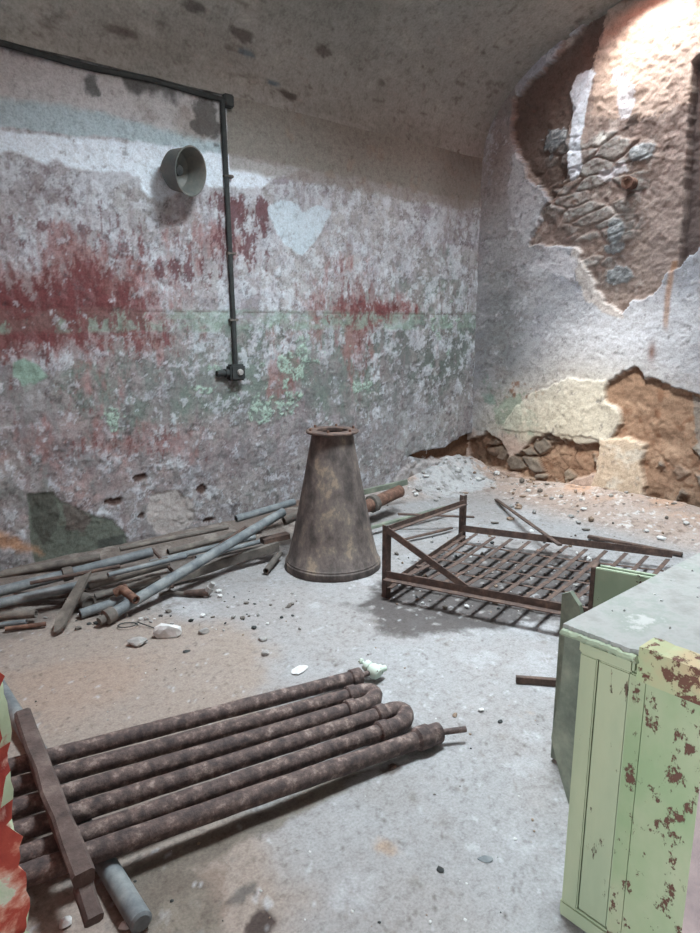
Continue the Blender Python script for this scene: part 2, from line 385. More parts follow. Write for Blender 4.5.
# ---- end wall (plane x = E): u = y, v = z
def RW(*pp): return [(wr(x, y).y, wr(x, y).z) for x, y in pp]
def right_wall():
    nu, nv, u, v = gridpts(Y0-.1, D+.1, -.02, SPR+RISE+.03, .009)
    p = Paint(u, v, (178, 178, 182))
    def B(px, py, rx, ry):
        c = wr(px, py); r = wr(px+rx, py); t = wr(px, py-ry); return p.blob(c.y, c.z, abs(r.y-c.y), abs(t.z-c.z))
    p.lay(ss(-.4, .4, fbm(u*2.5, v*2.5, 3)), (150, 152, 160)); p.lay(ss(.15, .5, fbm(u*7, v*7, 4)), (182, 184, 190), .8)
    p.lay(B(498, 150, 22, 60), (150, 134, 128), .8); p.lay(B(500, 330, 25, 70), (134, 136, 134), .7)
    p.lay(ss(3.30, 3.36, v+.0*u)*(u > 3.9), (130, 121, 117), .85)
    p.flake(.40, 4, 111, (164, 162, 168), .8, ea=.3); p.flake(.36, 7, 112, (196, 196, 202), .8, ea=.35); p.flake(.30, 11, 113, (150, 146, 146), .7, ea=.4)
    p.lay(ss(.1, .5, fbm(u*3, v*9, 114, 6, .7)), (140, 134, 132), .5)
    p.lay(B(545, 430, 70, 40)*1.2, (206, 196, 178), .95)  # this and the next: warm glow of light painted into the plaster colour
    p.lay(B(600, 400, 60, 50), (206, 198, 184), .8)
    p.lay(B(620, 335, 80, 40), (208, 212, 222), .85)
    p.lay(p.thr(.75*B(515, 415, 34, 26), 11, 11, 12, .1), (150, 166, 148), .7)
    p.lay(p.thr(.55*B(525, 395, 30, 14), 14, 14, 13, .08), (150, 112, 92), .8)
    p.lay(p.thr(.55*B(488, 390, 10, 30), 10, 10, 14, .15), (128, 150, 140), .8)
    # lower part: dust and rubble colour
    p.lay(ss(.50, .38, v+.10*fbm(u*4, v*4, 15)), (192, 170, 158), .95)
    # ---- areas where the plaster has fallen
    A = p.poly(RW((600, 6), (575, 30), (550, 58), (514, 96), (510, 118), (512, 140), (522, 160), (530, 182), (545, 200), (538, 222), (530, 244), (552, 246), (572, 248), (588, 268), (592, 290), (608, 306), (622, 316), (634, 304), (652, 296), (672, 270), (690, 250), (720, 230), (760, 40), (700, -40), (600, -40)), .05, 6, .006, 21)
    Bm = p.poly(RW((466, 440), (486, 432), (500, 440), (510, 456), (520, 452), (532, 438), (546, 432), (562, 440), (584, 445), (600, 440), (612, 436), (622, 425), (618, 408), (606, 400), (607, 382), (622, 370), (634, 368), (644, 380), (668, 384), (692, 392), (730, 400), (730, 540), (660, 510), (640, 500), (600, 470), (560, 486), (530, 478), (505, 470), (470, 464)), .035, 7, .006, 22)
    T = p.poly(RW((600, 440), (624, 438), (645, 444), (640, 470), (643, 505), (600, 520), (585, 500), (596, 470)), .03, 8, .008, 23)
    Bm = Bm*(1-T)
    wx = u+.06*fbm(u*3, v*3, 31); wy = v+.05*fbm(u*3, v*3, 32)+.1*u
    f1, fe, fid = worley(wx*3.4, wy*9.5, 33); st = ss(.05, .16, fe)*ss(.22, .3, fid)
    p.lay(A, (130, 114, 108)); p.lay(A*ss(-.2, .3, fbm(u*6, v*6, 34, 7, .7)), (156, 140, 132), .8); p.lay(A*ss(.1, .4, fbm(u*9, v*5, 45, 7, .7)), (190, 180, 174), .5)
    lf = p.poly(RW((600, 6), (514, 96), (510, 140), (545, 205), (560, 190), (566, 120), (590, 60), (604, 20)), .04)
    p.lay(A*lf, (92, 78, 72), .9)
    p.lay(A*p.poly(RW((606, 0), (590, 60), (590, 110), (640, 120), (690, 100), (720, 40), (700, -30)), .06), (176, 156, 144), .9)
    p.lay(A*p.poly(RW((640, 200), (688, 110), (690, 250), (650, 290)), .06), (152, 136, 130), .85)
    sg = p.thr(.85*B(612, 160, 50, 36)+.85*B(600, 235, 44, 60)+.6*B(556, 150, 22, 30)+.55*B(556, 205, 34, 26), 5, 5, 35, .25)
    p.lay(A*st*sg, (128, 126, 124), .55); p.lay(A*st*sg*ss(-.1, .3, fbm(u*15, v*25, 36, 6, .7)), (168, 168, 166), .75); p.lay(A*sg*ss(.05, .4, fbm(u*7, v*16, 43, 6, .7)), (144, 124, 114), .7)
    p.lay(A*ss(.06, .0, fe)*sg*ss(-.1, .4, fbm(u*4, v*4, 47)), (80, 68, 62), .6)
    ws = p.poly(RW((586, 66), (592, 72), (584, 108), (578, 140), (580, 165), (574, 180), (567, 182), (566, 150), (570, 118), (566, 90), (572, 74)), .02, 10)
    p.lay(ws, (214, 220, 230), 1); p.lay(p.thr(.85*B(598, 140, 8, 8), 9, 9, 37, .05), (206, 202, 196))
    p.lay(p.thr(.7*B(610, 172, 30, 10)+.75*B(624, 100, 10, 24)+.5*B(615, 70, 14, 20), 9, 9, 38, .08), (200, 198, 204), .9)
    p.lay(p.thr(.8*B(630, 122, 12, 16)+.55*B(610, 310, 20, 8), 9, 9, 39, .08)*A, (56, 46, 42), .85)
    for (x, y, rx, ry) in ((614, 228, 14, 12), (618, 275, 16, 12), (612, 248, 12, 8), (640, 150, 14, 10), (552, 140, 14, 14)):
        q = p.thr(.95*B(x, y, rx, ry), 8, 10, int(x+y), .06)*A; p.lay(q, (122, 130, 136), .75); p.lay(q*ss(.0, .3, fbm(u*26, v*40, 44, 6, .7)), (184, 188, 190), .75); p.h += q*.012
    gb = p.poly(RW((676, 272), (682, 200), (690, 60), (760, 0), (760, 240), (700, 255)), .012)
    p.lay(gb*A, (96, 84, 82), .95)
    p.h -= A*(.045+.014*fbm(u*6, v*6, 41)-.05*st*sg*.28+.03*lf+.008*fbm(u*20, v*26, 46, 5, .65)); p.h -= gb*A*.09
    rim = ss(.0, .5, A)*ss(1., .5, A); p.lay(rim, (150, 132, 122), .6)
    ring = p.poly(RW((575, 240), (592, 250), (604, 280), (625, 318), (610, 316), (586, 300), (570, 262)), .03)
    p.lay(ring*(1-A), (200, 190, 184), .8)
    p.lay(p.poly(RW((535, 262), (560, 250), (578, 262), (574, 280), (548, 272)), .03), (206, 204, 210), .8)
    p.lay(p.poly(RW((528, 180), (540, 200), (536, 232), (524, 244), (514, 226), (508, 190), (515, 150)), .05), (190, 190, 196), .75)
    # lower fall: orange clay mortar and stones
    p.lay(Bm, (158, 130, 110)); p.lay(Bm*ss(-.1, .4, fbm(u*7, v*7, 51, 7, .65)), (184, 156, 134), .8)
    p.lay(Bm*ss(.1, .5, fbm(u*12, v*12, 52)), (136, 98, 76), .7)
    g1, ge, gid = worley((u*.9+v*.7)*4.2+.3*fbm(u*4, v*4, 54), (v*.9-u*.5)*8, 53)
    sB = ss(.05, .18, ge)*ss(.3, .4, gid)*p.thr(1.1*B(540, 462, 70, 24)+1.0*B(690, 470, 30, 30), 5, 5, 55, .1)
    p.lay(Bm*sB, (128, 122, 114), .85); p.lay(Bm*sB*ss(.1, .4, fbm(u*16, v*16, 56)), (158, 146, 130), .7)
    p.lay(Bm*ss(.06, .01, ge)*p.thr(1.2*B(540, 462, 70, 24), 5, 5, 55, .1), (88, 62, 48), .8)
    p.lay(Bm*B(480, 448, 28, 14), (110, 84, 68), .9)
    p.h -= Bm*(.06+.03*fbm(u*8, v*8, 57)-.05*sB)
    p.lay(T, (206, 188, 168), .95); p.lay(T*ss(0, .4, fbm(u*10, v*10, 58)), (216, 208, 196)); p.h += T*.015
    p.lay(p.poly(RW((690, 395), (700, 400), (730, 420), (730, 470), (700, 460), (692, 430)), .02), (150, 146, 140), .8)
    # plaster just above the break: thick, rounded lower edge
    cr = p.poly(RW((500, 430), (530, 432), (565, 436), (606, 440), (622, 420), (606, 400), (606, 380), (560, 380), (520, 400)), .04, 6)*(1-Bm)
    p.lay(cr, (218, 212, 196), .55); p.h += cr*(.012+.012*fbm(u*9, v*9, 61))
    # rust runs
    rl = wr(668, 300).y
    p.lay(ss(.035, .008, np.abs(u-rl+.02*fbm(v*3, u*0, 62)))*ss(.45, .6, (v-1.0)/1.2+.2*fbm(u*3, v*3, 63))*(v < 2.0)*(v > 1.15), (160, 122, 94), .7)
    p.lay(B(652, 352, 4, 10), (120, 88, 78), .9)
    p.lay(ss(.42, .58, fbm(u*22, v*20, 65))*(1-A)*(1-Bm), (120, 116, 118), .6)
    p.h += .012*fbm(u*2.2, v*2.2, 5)+.004*fbm(u*18, v*18, 6)
    # wall only up to the vault
    top = SPR+RISE*np.sqrt(np.clip(1-((u-YC)/HW)**2, 0, 1))+.04
    vv = np.minimum(v, np.where(np.abs(u-YC) < HW, top, SPR+.02))
    P = np.stack([np.full(u.shape, E)-p.h, u, vv], -1)
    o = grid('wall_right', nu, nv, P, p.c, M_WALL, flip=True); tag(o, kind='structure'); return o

# ---- vault: round skylight hole left open, and a second hole added for fill light
SKY = Vector((4.83, 2.60)); SKR = .42; FILL_HOLE = Vector((2.5, 1.9)); FILL_HOLE_R = .55
def vault():
    nu = 380; nv = 240
    xs = np.linspace(-4.4, E+.1, nu); th = np.linspace(0, PI, nv)  # runs back past the entry, out of view, to shut out the sun
    X, T = np.meshgrid(xs, th, indexing='ij'); X = X.ravel(); T = T.ravel()
    Yv = YC-(HW-.014)*np.cos(T); Z = SPR-.03+(RISE+.03)*np.sin(T); s = T*HW
    p = Paint(X, s, (156, 155, 151))
    p.lay(ss(-.4, .5, fbm(X*2, s*2, 3)), (144, 143, 138)); p.lay(ss(.1, .6, fbm(X*5, s*5, 4)), (168, 166, 160), .7)
    p.lay(ss(.42, .55, fbm(X*9, s*9, 7)), (112, 104, 100), .7)
    p.lay(ss(.45, .62, fbm(X*14, s*12, 11)), (160, 152, 147), .7)
    for (a, b, r, c) in ((288, 82, .05, (70, 66, 62)), (245, 48, .05, (98, 112, 122)), (272, 78, .04, (92, 108, 120)), (240, 30, .07, (88, 82, 78)), (195, 2, .06, (86, 82, 80)), (322, 45, .06, (92, 84, 80)), (120, 20, .07, (100, 92, 88))):
        d = ray(a, b); q = EYE+d*3.0
        for k in range(400):
            q = EYE+d*(2.5+k*.02)
            if q.z > SPR and ((q.y-YC)/HW)**2+((q.z-SPR)/RISE)**2 >= 1: break
        tt = math.acos(max(-1, min(1, -(q.y-YC)/HW)))
        p.lay(p.thr(1.1*p.blob(q.x, tt*HW, r*1.5, r*1.1), 9, 9, a, .1), c, .8)
    k = .008*fbm(X*3, s*3, 5)
    P = np.stack([X, Yv, Z-k*0.8], -1)
    o = grid('ceiling', nu, nv, P, p.c, M_VAULT); tag(o, kind='structure')
    bm = bmesh.new(); bm.from_mesh(o.data)
    dead = [f for f in bm.faces if math.hypot(f.calc_center_median().x-SKY.x, f.calc_center_median().y-SKY.y) < SKR or math.hypot(f.calc_center_median().x-FILL_HOLE.x, f.calc_center_median().y-FILL_HOLE.y) < FILL_HOLE_R]
    bmesh.ops.delete(bm, geom=dead, context='FACES'); bm.to_mesh(o.data); bm.free()

# ---- floor
def mound(x, y):
    """height of dust and rubble banked against the walls"""
    a = .17*np.exp(-((E-x)/.55)**1.5)*(.40+.60*ss(4.2, 2.6, y))
    b = .10*np.exp(-((D-y)/.30)**2)*(1+.3*ss(4, 5, x))
    return a+b+.09*np.exp(-((x-4.85)/.42)**2-((D+.02-y)/.22)**2)
def floor_h(x, y):
    h = mound(x, y)+.006*fbm(x*3, y*3, 71)+.003*fbm(x*14, y*14, 72)
    r = ss(.06, .22, mound(x, y)); h = h+r*(.03*fbm(x*9, y*9, 73)+.015*np.maximum(0, fbm(x*26, y*26, 74)))
    return h
def fh(x, y): return float(floor_h(np.array([x]), np.array([y]))[0])
def floor():
    nu, nv, u, v = gridpts(-1.2, E+.08, Y0-.02, D+.08, .0125)
    p = Paint(u, v, (158, 158, 160))
    def G(px, py, r1, r2=None):
        c = fl(px, py); return p.blob(c.x, c.y, r1, r2 or r1)
    p.lay(ss(-.4, .4, fbm(u*2, v*2, 3)), (154, 151, 151)); p.lay(ss(.1, .5, fbm(u*5, v*5, 4)), (178, 179, 183), .6); p.lay(ss(.1, .5, fbm(u*7, v*7, 31, 7, .7)), (138, 134, 133), .5)
    tan = G(60, 680, .7, .6)+G(150, 720, .5, .5)+.8*G(80, 930, .3, .4)+.9*G(20, 640, .5, .5)+.6*G(200, 650, .4, .3)+.9*G(120, 900, .4, .4)+.5*G(220, 900, .2, .3)
    p.lay(ss(.3, .8, tan+.35*fbm(u*4, v*4, 5)), (154, 140, 130), .85)
    p.lay(ss(.4, .9, G(60, 690, .5, .4)+.3*fbm(u*6, v*6, 9)), (162, 140, 126), .5)
    p.lay(p.thr(.9*G(180, 905, .16, .14), 7, 7, 91, .15), (128, 112, 102), .7); p.lay(p.thr(.62*G(330, 760, .25, .5), 5, 5, 12, .2), (140, 136, 134), .5)
    # darker band along the near side of the radiator
    rad_band = p.poly([tuple(fl(*q)[:2]) for q in ((385, 748), (300, 790), (190, 838), (130, 860), (100, 905), (130, 940), (230, 940), (215, 900), (190, 868), (250, 838), (330, 795), (392, 757))], .04, 7, .02)
    p.lay(rad_band, (108, 100, 92), .85); p.lay(rad_band*ss(0, .5, fbm(u*9, v*9, 13)), (138, 130, 120), .6)
    p.lay(p.thr(.9*G(262, 925, .06, .05), 12, 12, 14, .1), (60, 48, 46), .9)
    p.lay(p.thr(.8*G(240, 895, .07, .03), 12, 12, 15, .1), (92, 88, 86), .8)
    p.lay(p.thr(.9*G(392, 768, .05, .03), 14, 14, 16, .1), (78, 64, 58), .8)
    p.lay(p.thr(.6*G(300, 800, .05)+.6*G(385, 845, .05)+.5*G(520, 715, .05), 9, 9, 17, .2), (170, 142, 118), .7)
    # under the bed: dark debris, deepened to paint in contact shadow
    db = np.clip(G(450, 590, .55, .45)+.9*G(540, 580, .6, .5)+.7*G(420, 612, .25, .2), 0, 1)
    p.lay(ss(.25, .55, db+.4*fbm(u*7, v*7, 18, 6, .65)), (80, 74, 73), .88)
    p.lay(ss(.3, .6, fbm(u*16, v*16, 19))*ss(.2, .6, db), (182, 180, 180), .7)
    p.lay(p.thr(.7*G(120, 600, .9, .35), 6, 6, 20, .15), (120, 112, 108), .8)
    # dust slope at the end wall
    m = ss(.02, .07, mound(u, v)); p.lay(m, (172, 154, 144), .9); p.lay(m*ss(-.1, .4, fbm(u*5, v*5, 21)), (184, 172, 166), .8)
    p.lay(m*ss(.1, .15, mound(u, v))*ss(-.2, .3, fbm(u*4, v*4, 22)), (196, 160, 136), .8)
    p.lay(m*ss(.25, .5, fbm(u*20, v*20, 23)), (120, 104, 94), .7); p.lay(m*ss(.3, .5, fbm(u*26, v*26, 24)), (216, 214, 214), .8)
    cw = p.blob(4.75, 4.05, .55, .32); p.lay(p.thr(1.1*cw, 6, 6, 95, .2, .65), (186, 190, 194), .85); p.lay(cw*ss(.1, .35, fbm(u*18, v*18, 96)), (120, 118, 116), .7)
    p.lay(m*ss(4.7, 4.1, u)*ss(3.3, 3.7, v), (150, 146, 146), .5)
    p.lay(ss(.38, .55, fbm(u*20, v*20, 25, 6, .65)), (132, 126, 122), .6); p.lay(ss(.52, .64, fbm(u*30, v*30, 26)), (98, 90, 86), .7)
    p.lay(ss(.5, .6, fbm(u*26, v*26, 27)), (190, 192, 196), .6)
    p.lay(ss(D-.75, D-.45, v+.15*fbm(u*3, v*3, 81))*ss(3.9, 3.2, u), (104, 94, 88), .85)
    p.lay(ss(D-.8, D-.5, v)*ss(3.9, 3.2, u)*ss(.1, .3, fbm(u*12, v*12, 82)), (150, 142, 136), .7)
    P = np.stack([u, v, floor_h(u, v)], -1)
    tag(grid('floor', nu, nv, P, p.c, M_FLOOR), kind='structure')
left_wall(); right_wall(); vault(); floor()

# ---- near side wall and entry wall with its doorway (camera stands in the opening)
M_JAMB = None
def jamb_mat():
    m, nt, bs = newmat('jamb_peeling_paint'); v = coords(nt, (1, 1, .8))
    n = noise(nt, 7.5, 9, .6, v, .3)
    c = ramp(nt, n, ((.36, (186, 204, 170)), (.43, (214, 216, 196)), (.44, (222, 180, 164)), (.47, (206, 132, 112)), (.50, (178, 74, 58)), (.58, (156, 54, 46)), (.62, (214, 170, 156)), (.7, (200, 120, 104))))
    nt.links.new(c, bs.inputs['Base Color']); bs.inputs['Roughness'].default_value = .8
    bump(nt, bs, noise(nt, 12, 8, .7, v), .7, .006); return m
M_JAMB = jamb_mat()
def plain(name, lo, hi, mat):
    bm = bmesh.new(); box(bm, lo, hi); return tag(obj(name, bm, mat, smooth=False), kind='structure')
M_BACK = mottled('old_limewash', ((.3, (132, 126, 124)), (.5, (160, 154, 152)), (.7, (184, 180, 178))), 4, .9, .4, 30)
plain('wall_near', (-4.4, Y0-.2, -.05), (E+.3, Y0, SPR+.4), M_BACK)  # carried back past the entry, unseen, to keep the sun out
plain('wall_left_backing', (-4.4, D+.06, -.05), (E+.3, D+.3, SPR+.6), M_BACK)  # unseen backing slab added to stop sun leaking through the vault seam
plain('wall_right_backing', (E+.14, Y0, -.05), (E+.3, D+.06, SPR+RISE+.3), M_BACK)  # unseen backing slab added behind the end wall against light leaks
plain('floor_corridor', (-4.4, Y0, -.2), (E+.1, D+.1, -.06), M_BACK)
JY = .96
def entry():
    # left jamb block, edge nibbled where paint and plaster have come away
    nz = 200; bm = bmesh.new(); rows = []
    zs = [i*SPR/nz for i in range(nz+1)]
    for z in zs:
        e = -.008+.010*float(fbm(np.array([z*9.]), np.array([1.]), 3)[0])+.008*float(fbm(np.array([z*34.]), np.array([2.]), 4)[0])
        rows.append([bm.verts.new(q) for q in ((-.2, JY, z), (-.06, JY+.004*random.random(), z), (.12, JY+.006*random.random(), z), (X0-.006+.9*e-.022*float(fbm(np.array([z*21.]), np.array([5.]), 8)[0]), JY+.003, z), (X0+.003+e, JY+.012, z), (X0-.03, JY+.08, z), (X0, D+.05, z), (-.2, D+.05, z))])
    for a, b in zip(rows, rows[1:]):
        for k in range(8): bm.faces.new((a[k], a[(k+1) % 8], b[(k+1) % 8], b[k]))
    bm.faces.new(rows[0][::-1]); bm.faces.new(rows[-1]); bmesh.ops.recalc_face_normals(bm, faces=bm.faces)
    w = obj('wall_entry', bm, M_JAMB, wangle=.5); w.data.materials.append(mottled('pale_green_edge', ((.35, (178, 196, 158)), (.55, (196, 208, 178)), (.62, (176, 120, 104))), 9, .8, .6, 30))
    for q in w.data.polygons:
        if q.center.y < JY+.02 and q.center.x > X0-.013-.004*math.sin(q.center.z*31): q.material_index = 1; tag(w, kind='structure')
    # curled flakes standing off the edge
    for k, (z, L, w_) in enumerate(((.42, .075, .05), (.50, .03, .04), (.16, .02, .05), (.335, .03, .03), (.62, .02, .04), (.25, .03, .05))):
        b2 = bmesh.new(); z += 0; q = [(X0-.05, JY-.002, z+w_), (X0-.01, JY-.006, z+w_*.8), (X0-.02+L*.4, JY-.012, z+w_*.3), (X0-.02+L*.5, JY-.004, z-w_*.5), (X0-.02, JY-.003, z-w_)]
        slab(b2, q, Vector((0, .003, 0))); obj('paint_flake', b2, M_GREENL, w)
entry()
q = fl(682, 930); plain('wall_doorway', (.46, Y0-.2, -.05), (.54, q.y/q.x*.46, SPR), mottled('grubby_jamb', ((.3, (100, 88, 90)), (.5, (134, 118, 116)), (.7, (160, 150, 152))), 9, .9, .5, 40))

# ---- skylight well above the vault, rusty rim
def skylight():
    z0 = SPR+RISE*math.sqrt(1-((SKY.y-YC)/HW)**2)
    bm = bmesh.new(); lathe(bm, [(SKR+.02, -.10), (SKR+.04, .55), (SKR+.16, .55), (SKR+.12, -.10), (SKR+.02, -.10)], 48)
    w = obj('trim_1', bm, mottled('red_rust_rim', ((.3, (84, 44, 34)), (.5, (132, 70, 50)), (.7, (170, 104, 78))), 8, .8, .5, 40)); w.location = (SKY.x, SKY.y, z0); tag(w, kind='structure')
skylight()
bm = bmesh.new(); lathe(bm, [(FILL_HOLE_R+.03, -.05), (FILL_HOLE_R+.06, .55), (FILL_HOLE_R+.16, .55), (FILL_HOLE_R+.13, -.0), (FILL_HOLE_R+.03, -.05)], 48)  # rim of the added second hole, out of view, made for the fill lamp
w = obj('trim_added', bm, M_RUSTO); w.location = (FILL_HOLE.x, FILL_HOLE.y, SPR+RISE); tag(w, kind='structure')

# ================================================================= things
# ---- iron cone
cb = fl(333, 565); cb = Vector((cb.x, cb.y, 0))
M_CONE = mottled('rusty_cone_iron', ((.32, (52, 46, 45)), (.45, (78, 70, 67)), (.54, (100, 90, 86)), (.60, (112, 102, 94)), (.63, (138, 122, 106)), (.7, (120, 108, 98))), 9, .75, .5, 60, stretch=(1, 1, .7))
def cone():
    t = thing('iron_cone', (cb.x, cb.y, fh(cb.x, cb.y)-.004), 'large rust-brown iron cone with open flanged top, standing on the floor before the left wall', 'cone')
    R, r, hh = .305, .128, .885
    bm = bmesh.new(); lathe(bm, [(R-.01, .0), (R, .012), (R-.003, .06), (R-.012, .068), (R-.05, .22), (r+.055, .58), (r+.002, hh-.02), (r, hh), (r-.014, hh), (r+.03, .6), (R-.06, .2), (R-.03, 0.0), (R-.01, .0)], 64)
    obj('cone_body', bm, M_CONE, t)
    bm = bmesh.new(); lathe(bm, [(R+.002, .002), (R+.006, .010), (R+.004, .045), (R-.002, .052)], 64)
    obj('base_band', bm, M_CONE, t)
    bm = bmesh.new(); lathe(bm, [(r-.03, hh-.012), (r-.03, hh+.006), (r-.022, hh+.012), (r+.032, hh+.010), (r+.038, hh+.005), (r+.038, hh-.003), (r+.032, hh-.008), (r-.03, hh-.012)], 64)
    obj('top_flange', bm, M_RUSTD, t)
    for k in range(6):
        a = k*PI/3+.3; b2 = bmesh.new(); lathe(b2, [(.0001, .018), (.008, .018), (.008, 0), (.0001, 0)], 6, Matrix.Translation((math.cos(a)*(r+.014), math.sin(a)*(r+.014), hh+.008)))
        obj('rivet', b2, M_RUSTO, t)
    t.rotation_euler = (0, 0, .4)
cone()

# ---- radiator of six pipes
def radiator():
    L = [(8, 768), (6, 789), (4, 812), (4, 836), (6, 862), (18, 878)]
    Rp = [(360, 676), (362, 692), (362, 706), (391, 711), (394, 727), (428, 736)]
    zl, zr = .101, .050
    A = [fl(*q, zl) for q in L]; B = [fl(*q, zr) for q in Rp]
    # even out spacing at the hidden end
    base = A[5].copy(); 
    t = thing('pipe_radiator', (B[3].x, B[3].y, 0), 'rusty brown six-pipe heating radiator lying flat across the floor in the foreground', 'radiator')
    r = .030
    dirs = [(B[k]-A[k]).normalized() for k in range(6)]
    A = [A[k]-dirs[k]*.12 for k in range(6)]
    for k in range(6):
        n = 24; pts = [A[k].lerp(B[k], i/n) for i in range(n+1)]
        bm = bmesh.new(); tube(bm, local(t, pts), r*(1.06 if k == 5 else 1), 16, hollow=.75 if k in (0,) else 0, wob=.03); obj('pipe', bm, M_RUST, t)
    def ubend(P, Q, d, couple=True):
        c = (P+Q)/2; hw = (Q-P)/2; R = hw.length; pts = [P-d*.05, P-d*.0]
        for i in range(1, 10):
            a = PI*i/10; pts.append(c-hw*math.cos(a)+d*(R*1.15*math.sin(a)))
        pts += [Q, Q-d*.05]
        bm = bmesh.new(); tube(bm, local(t, pts), r*1.13, 16, wob=.03); u = obj('return_bend', bm, M_RUST, t)
        for S in (P, Q) if couple else ():
            b2 = bmesh.new(); tube(b2, local(t, [S-d*.075, S-d*.070, S-d*.035, S-d*.03]), [r*1.1, r*1.32, r*1.32, r*1.1], 16); obj('coupling', b2, M_RUST, u)
    ubend(B[1], B[2], dirs[1]); ubend(B[3], B[4], dirs[3])
    ubend(A[0], A[1], -dirs[0], False); ubend(A[2], A[3], -dirs[2], False); ubend(A[4], A[5], -dirs[4], False)
    # outlet on pipe 6
    d = dirs[5]; S = B[5]
    bm = bmesh.new(); tube(bm, local(t, [S-d*.06, S-d*.05, S-d*.0, S+d*.012, S+d*.05, S+d*.058]), [r*1.1, r*1.45, r*1.45, r*1.3, r*1.3, r*.8], 12, wob=.05); obj('end_coupling', bm, M_RUST, t)
    e = fl(466, 729, .055); bm = bmesh.new(); tube(bm, local(t, [S+d*.04, e]), .0115, 12, hollow=.7); obj('outlet_nipple', bm, M_RUST, t)
    # valve on pipe 1
    d = dirs[0]; S = B[0]; v = fl(374, 671, .05)
    bm = bmesh.new(); tube(bm, local(t, [S-d*.05, S-d*.045, S, S+d*.006]), [r*1.05, r*1.25, r*1.25, r*.6], 16); obj('end_coupling', bm, M_RUST, t)
    bm = bmesh.new(); tube(bm, local(t, [S, v]), .012, 12); obj('valve_nipple', bm, M_RUST, t)
    M_V = chipped('pale_green_valve_paint', (158, 186, 172), (190, 204, 192), (84, 66, 56), .6, 40)
    w = fl(361, 661, .075); ax = (w-v).normalized()
    bm = bmesh.new(); tube(bm, local(t, [v-ax*.034, v-ax*.026, v-ax*.01, v+ax*.012, v+ax*.026, v+ax*.030, v+ax*.034, v+ax*.05, v+ax*.052]), [.012, .026, .033, .031, .022, .026, .026, .024, .012], 12)
    vb = obj('valve_body', bm, M_V, t); vb['label'] = 'pale green painted valve body'
    bm = bmesh.new(); tube(bm, local(t, [v+ax*.045, w]), .007, 8); tube(bm, local(t, [w-ax*.006, w+ax*.006]), .013, 8); obj('valve_stem', bm, M_V, vb)
    bm = bmesh.new(); tube(bm, local(t, [v, v+d*.038]), [.02, .022], 12, hollow=.7); obj('valve_port', bm, M_V, vb)
radiator()
# pole under and beam over
p0, p1 = fl(-4, 682, .031), fl(141, 922, .031)
bm = bmesh.new(); tube(bm, [p0.lerp(p1, i/12) for i in range(13)]+[p0.lerp(p1, 1.004)], [.030]*13+[.022], 18)
rebase(tag(obj('pole', bm, M_GREYP), 'round blue-grey pole lying under the left end of the rusty radiator', 'pole'), (p1.x, p1.y, 0))
M_BEAM = mottled('rusty_timber_brown', ((.3, (58, 48, 46)), (.5, (86, 72, 68)), (.7, (118, 104, 98))), 12, .85, .8, 60)
a, b = fl(22, 715, .175), fl(84, 880, .165)
t = thing('iron_beam', (b.x, b.y, 0), 'square rusty brown bar laid across the left ends of the radiator pipes', 'bar')
bm = bmesh.new(); bar(bm, *local(t, [a, b]), .056, .045, bev=.008, jag=.004); obj('bar_shaft', bm, M_BEAM, t)
d = (b-a).normalized(); bm = bmesh.new(); bar(bm, *local(t, [b-d*.02-Vector((0, 0, .03)), b+d*.07-Vector((0, 0, .065))]), .046, .042, bev=.008, jag=.003); obj('hooked_end', bm, M_BEAM, t)

# ---- bed frame
def bed():
    f0 = fl(386, 598, 0); g0 = fl(462, 545, .0)
    t = thing('bed_frame', (f0.x, f0.y, 0), 'collapsed rusty iron bed frame with open lattice base, near the far corner', 'bed frame')
    zr = .12
    def up(p, z): return Vector((p.x, p.y, z))
    fz = wz = None
    # post heights follow the picture
    h1 = .43; h2 = .36
    def post(p, h):
        bm = bmesh.new(); angle_iron(bm, *local(t, [up(p, fh(p.x, p.y)-.004), up(p, h)]), .036, .006); obj('post', bm, M_RUSTD, t)
    f1 = fl(385, 522, h1); 
    post(f0, h1); post(g0, h2)
    F0 = up(f0, zr); F1 = fl(562, 612, zr); F1 = F0.lerp(F1, 1.25); G0 = up(g0, zr-.02); G1 = fl(672, 558, .10)
    G1 = Vector((G1.x, G1.y, max(.10, fh(G1.x, G1.y)+.02)))
    for nm, a, b, fl_ in (('side_rail', F0, F1, 1), ('side_rail', G0, G1, -1)):
        bm = bmesh.new(); angle_iron(bm, *local(t, [a, b]), .046, .006, fl_); obj(nm, bm, M_RUSTD, t)
    tf, tg = up(f0, h1-.03), up(g0, h2-.06)
    for nm, a, b in (('head_rail', tf, tg), ('head_rail', up(f0, .06), up(g0, .07))):
        bm = bmesh.new(); angle_iron(bm, *local(t, [a, b]), .032, .005); obj(nm, bm, M_RUSTD, t)
    br = F0.lerp(F1, .42)+Vector((0, 0, .012))
    bm = bmesh.new(); bar(bm, *local(t, [up(f0, h1-.02), br]), .008, .038, bev=.001); obj('diagonal_brace', bm, M_RUSTD, t)
    # lattice: cross strips between the rails and long strips
    n = 11
    for k in range(n):
        u = (k+.6)/n; a = F0.lerp(F1, u); b = G0.lerp(G1, u+.02); s = -.006+random.uniform(-.008, .004)
        m = (a+b)/2-Vector((0, 0, .012+random.random()*.02))
        bm = bmesh.new(); z = Vector((0, 0, s)); bar(bm, *local(t, [a+z, m+z]), .027, .004, bev=.001); bar(bm, *local(t, [m+z, b+z]), .027, .004, bev=.001); obj('cross_strip', bm, M_RUSTD, t)
    for k in range(5):
        u = (k+1)/6; a = F0.lerp(G0, u); b = F1.lerp(G1, u); z = Vector((0, 0, -.022-.01*math.sin(u*PI)))
        bm = bmesh.new(); bar(bm, *local(t, [a+z, a.lerp(b, .5)+z*1.5]), .020, .004, bev=.001); bar(bm, *local(t, [a.lerp(b, .5)+z*1.5, b+z]), .020, .004, bev=.001); obj('long_strip', bm, M_RUSTD, t)
bed()

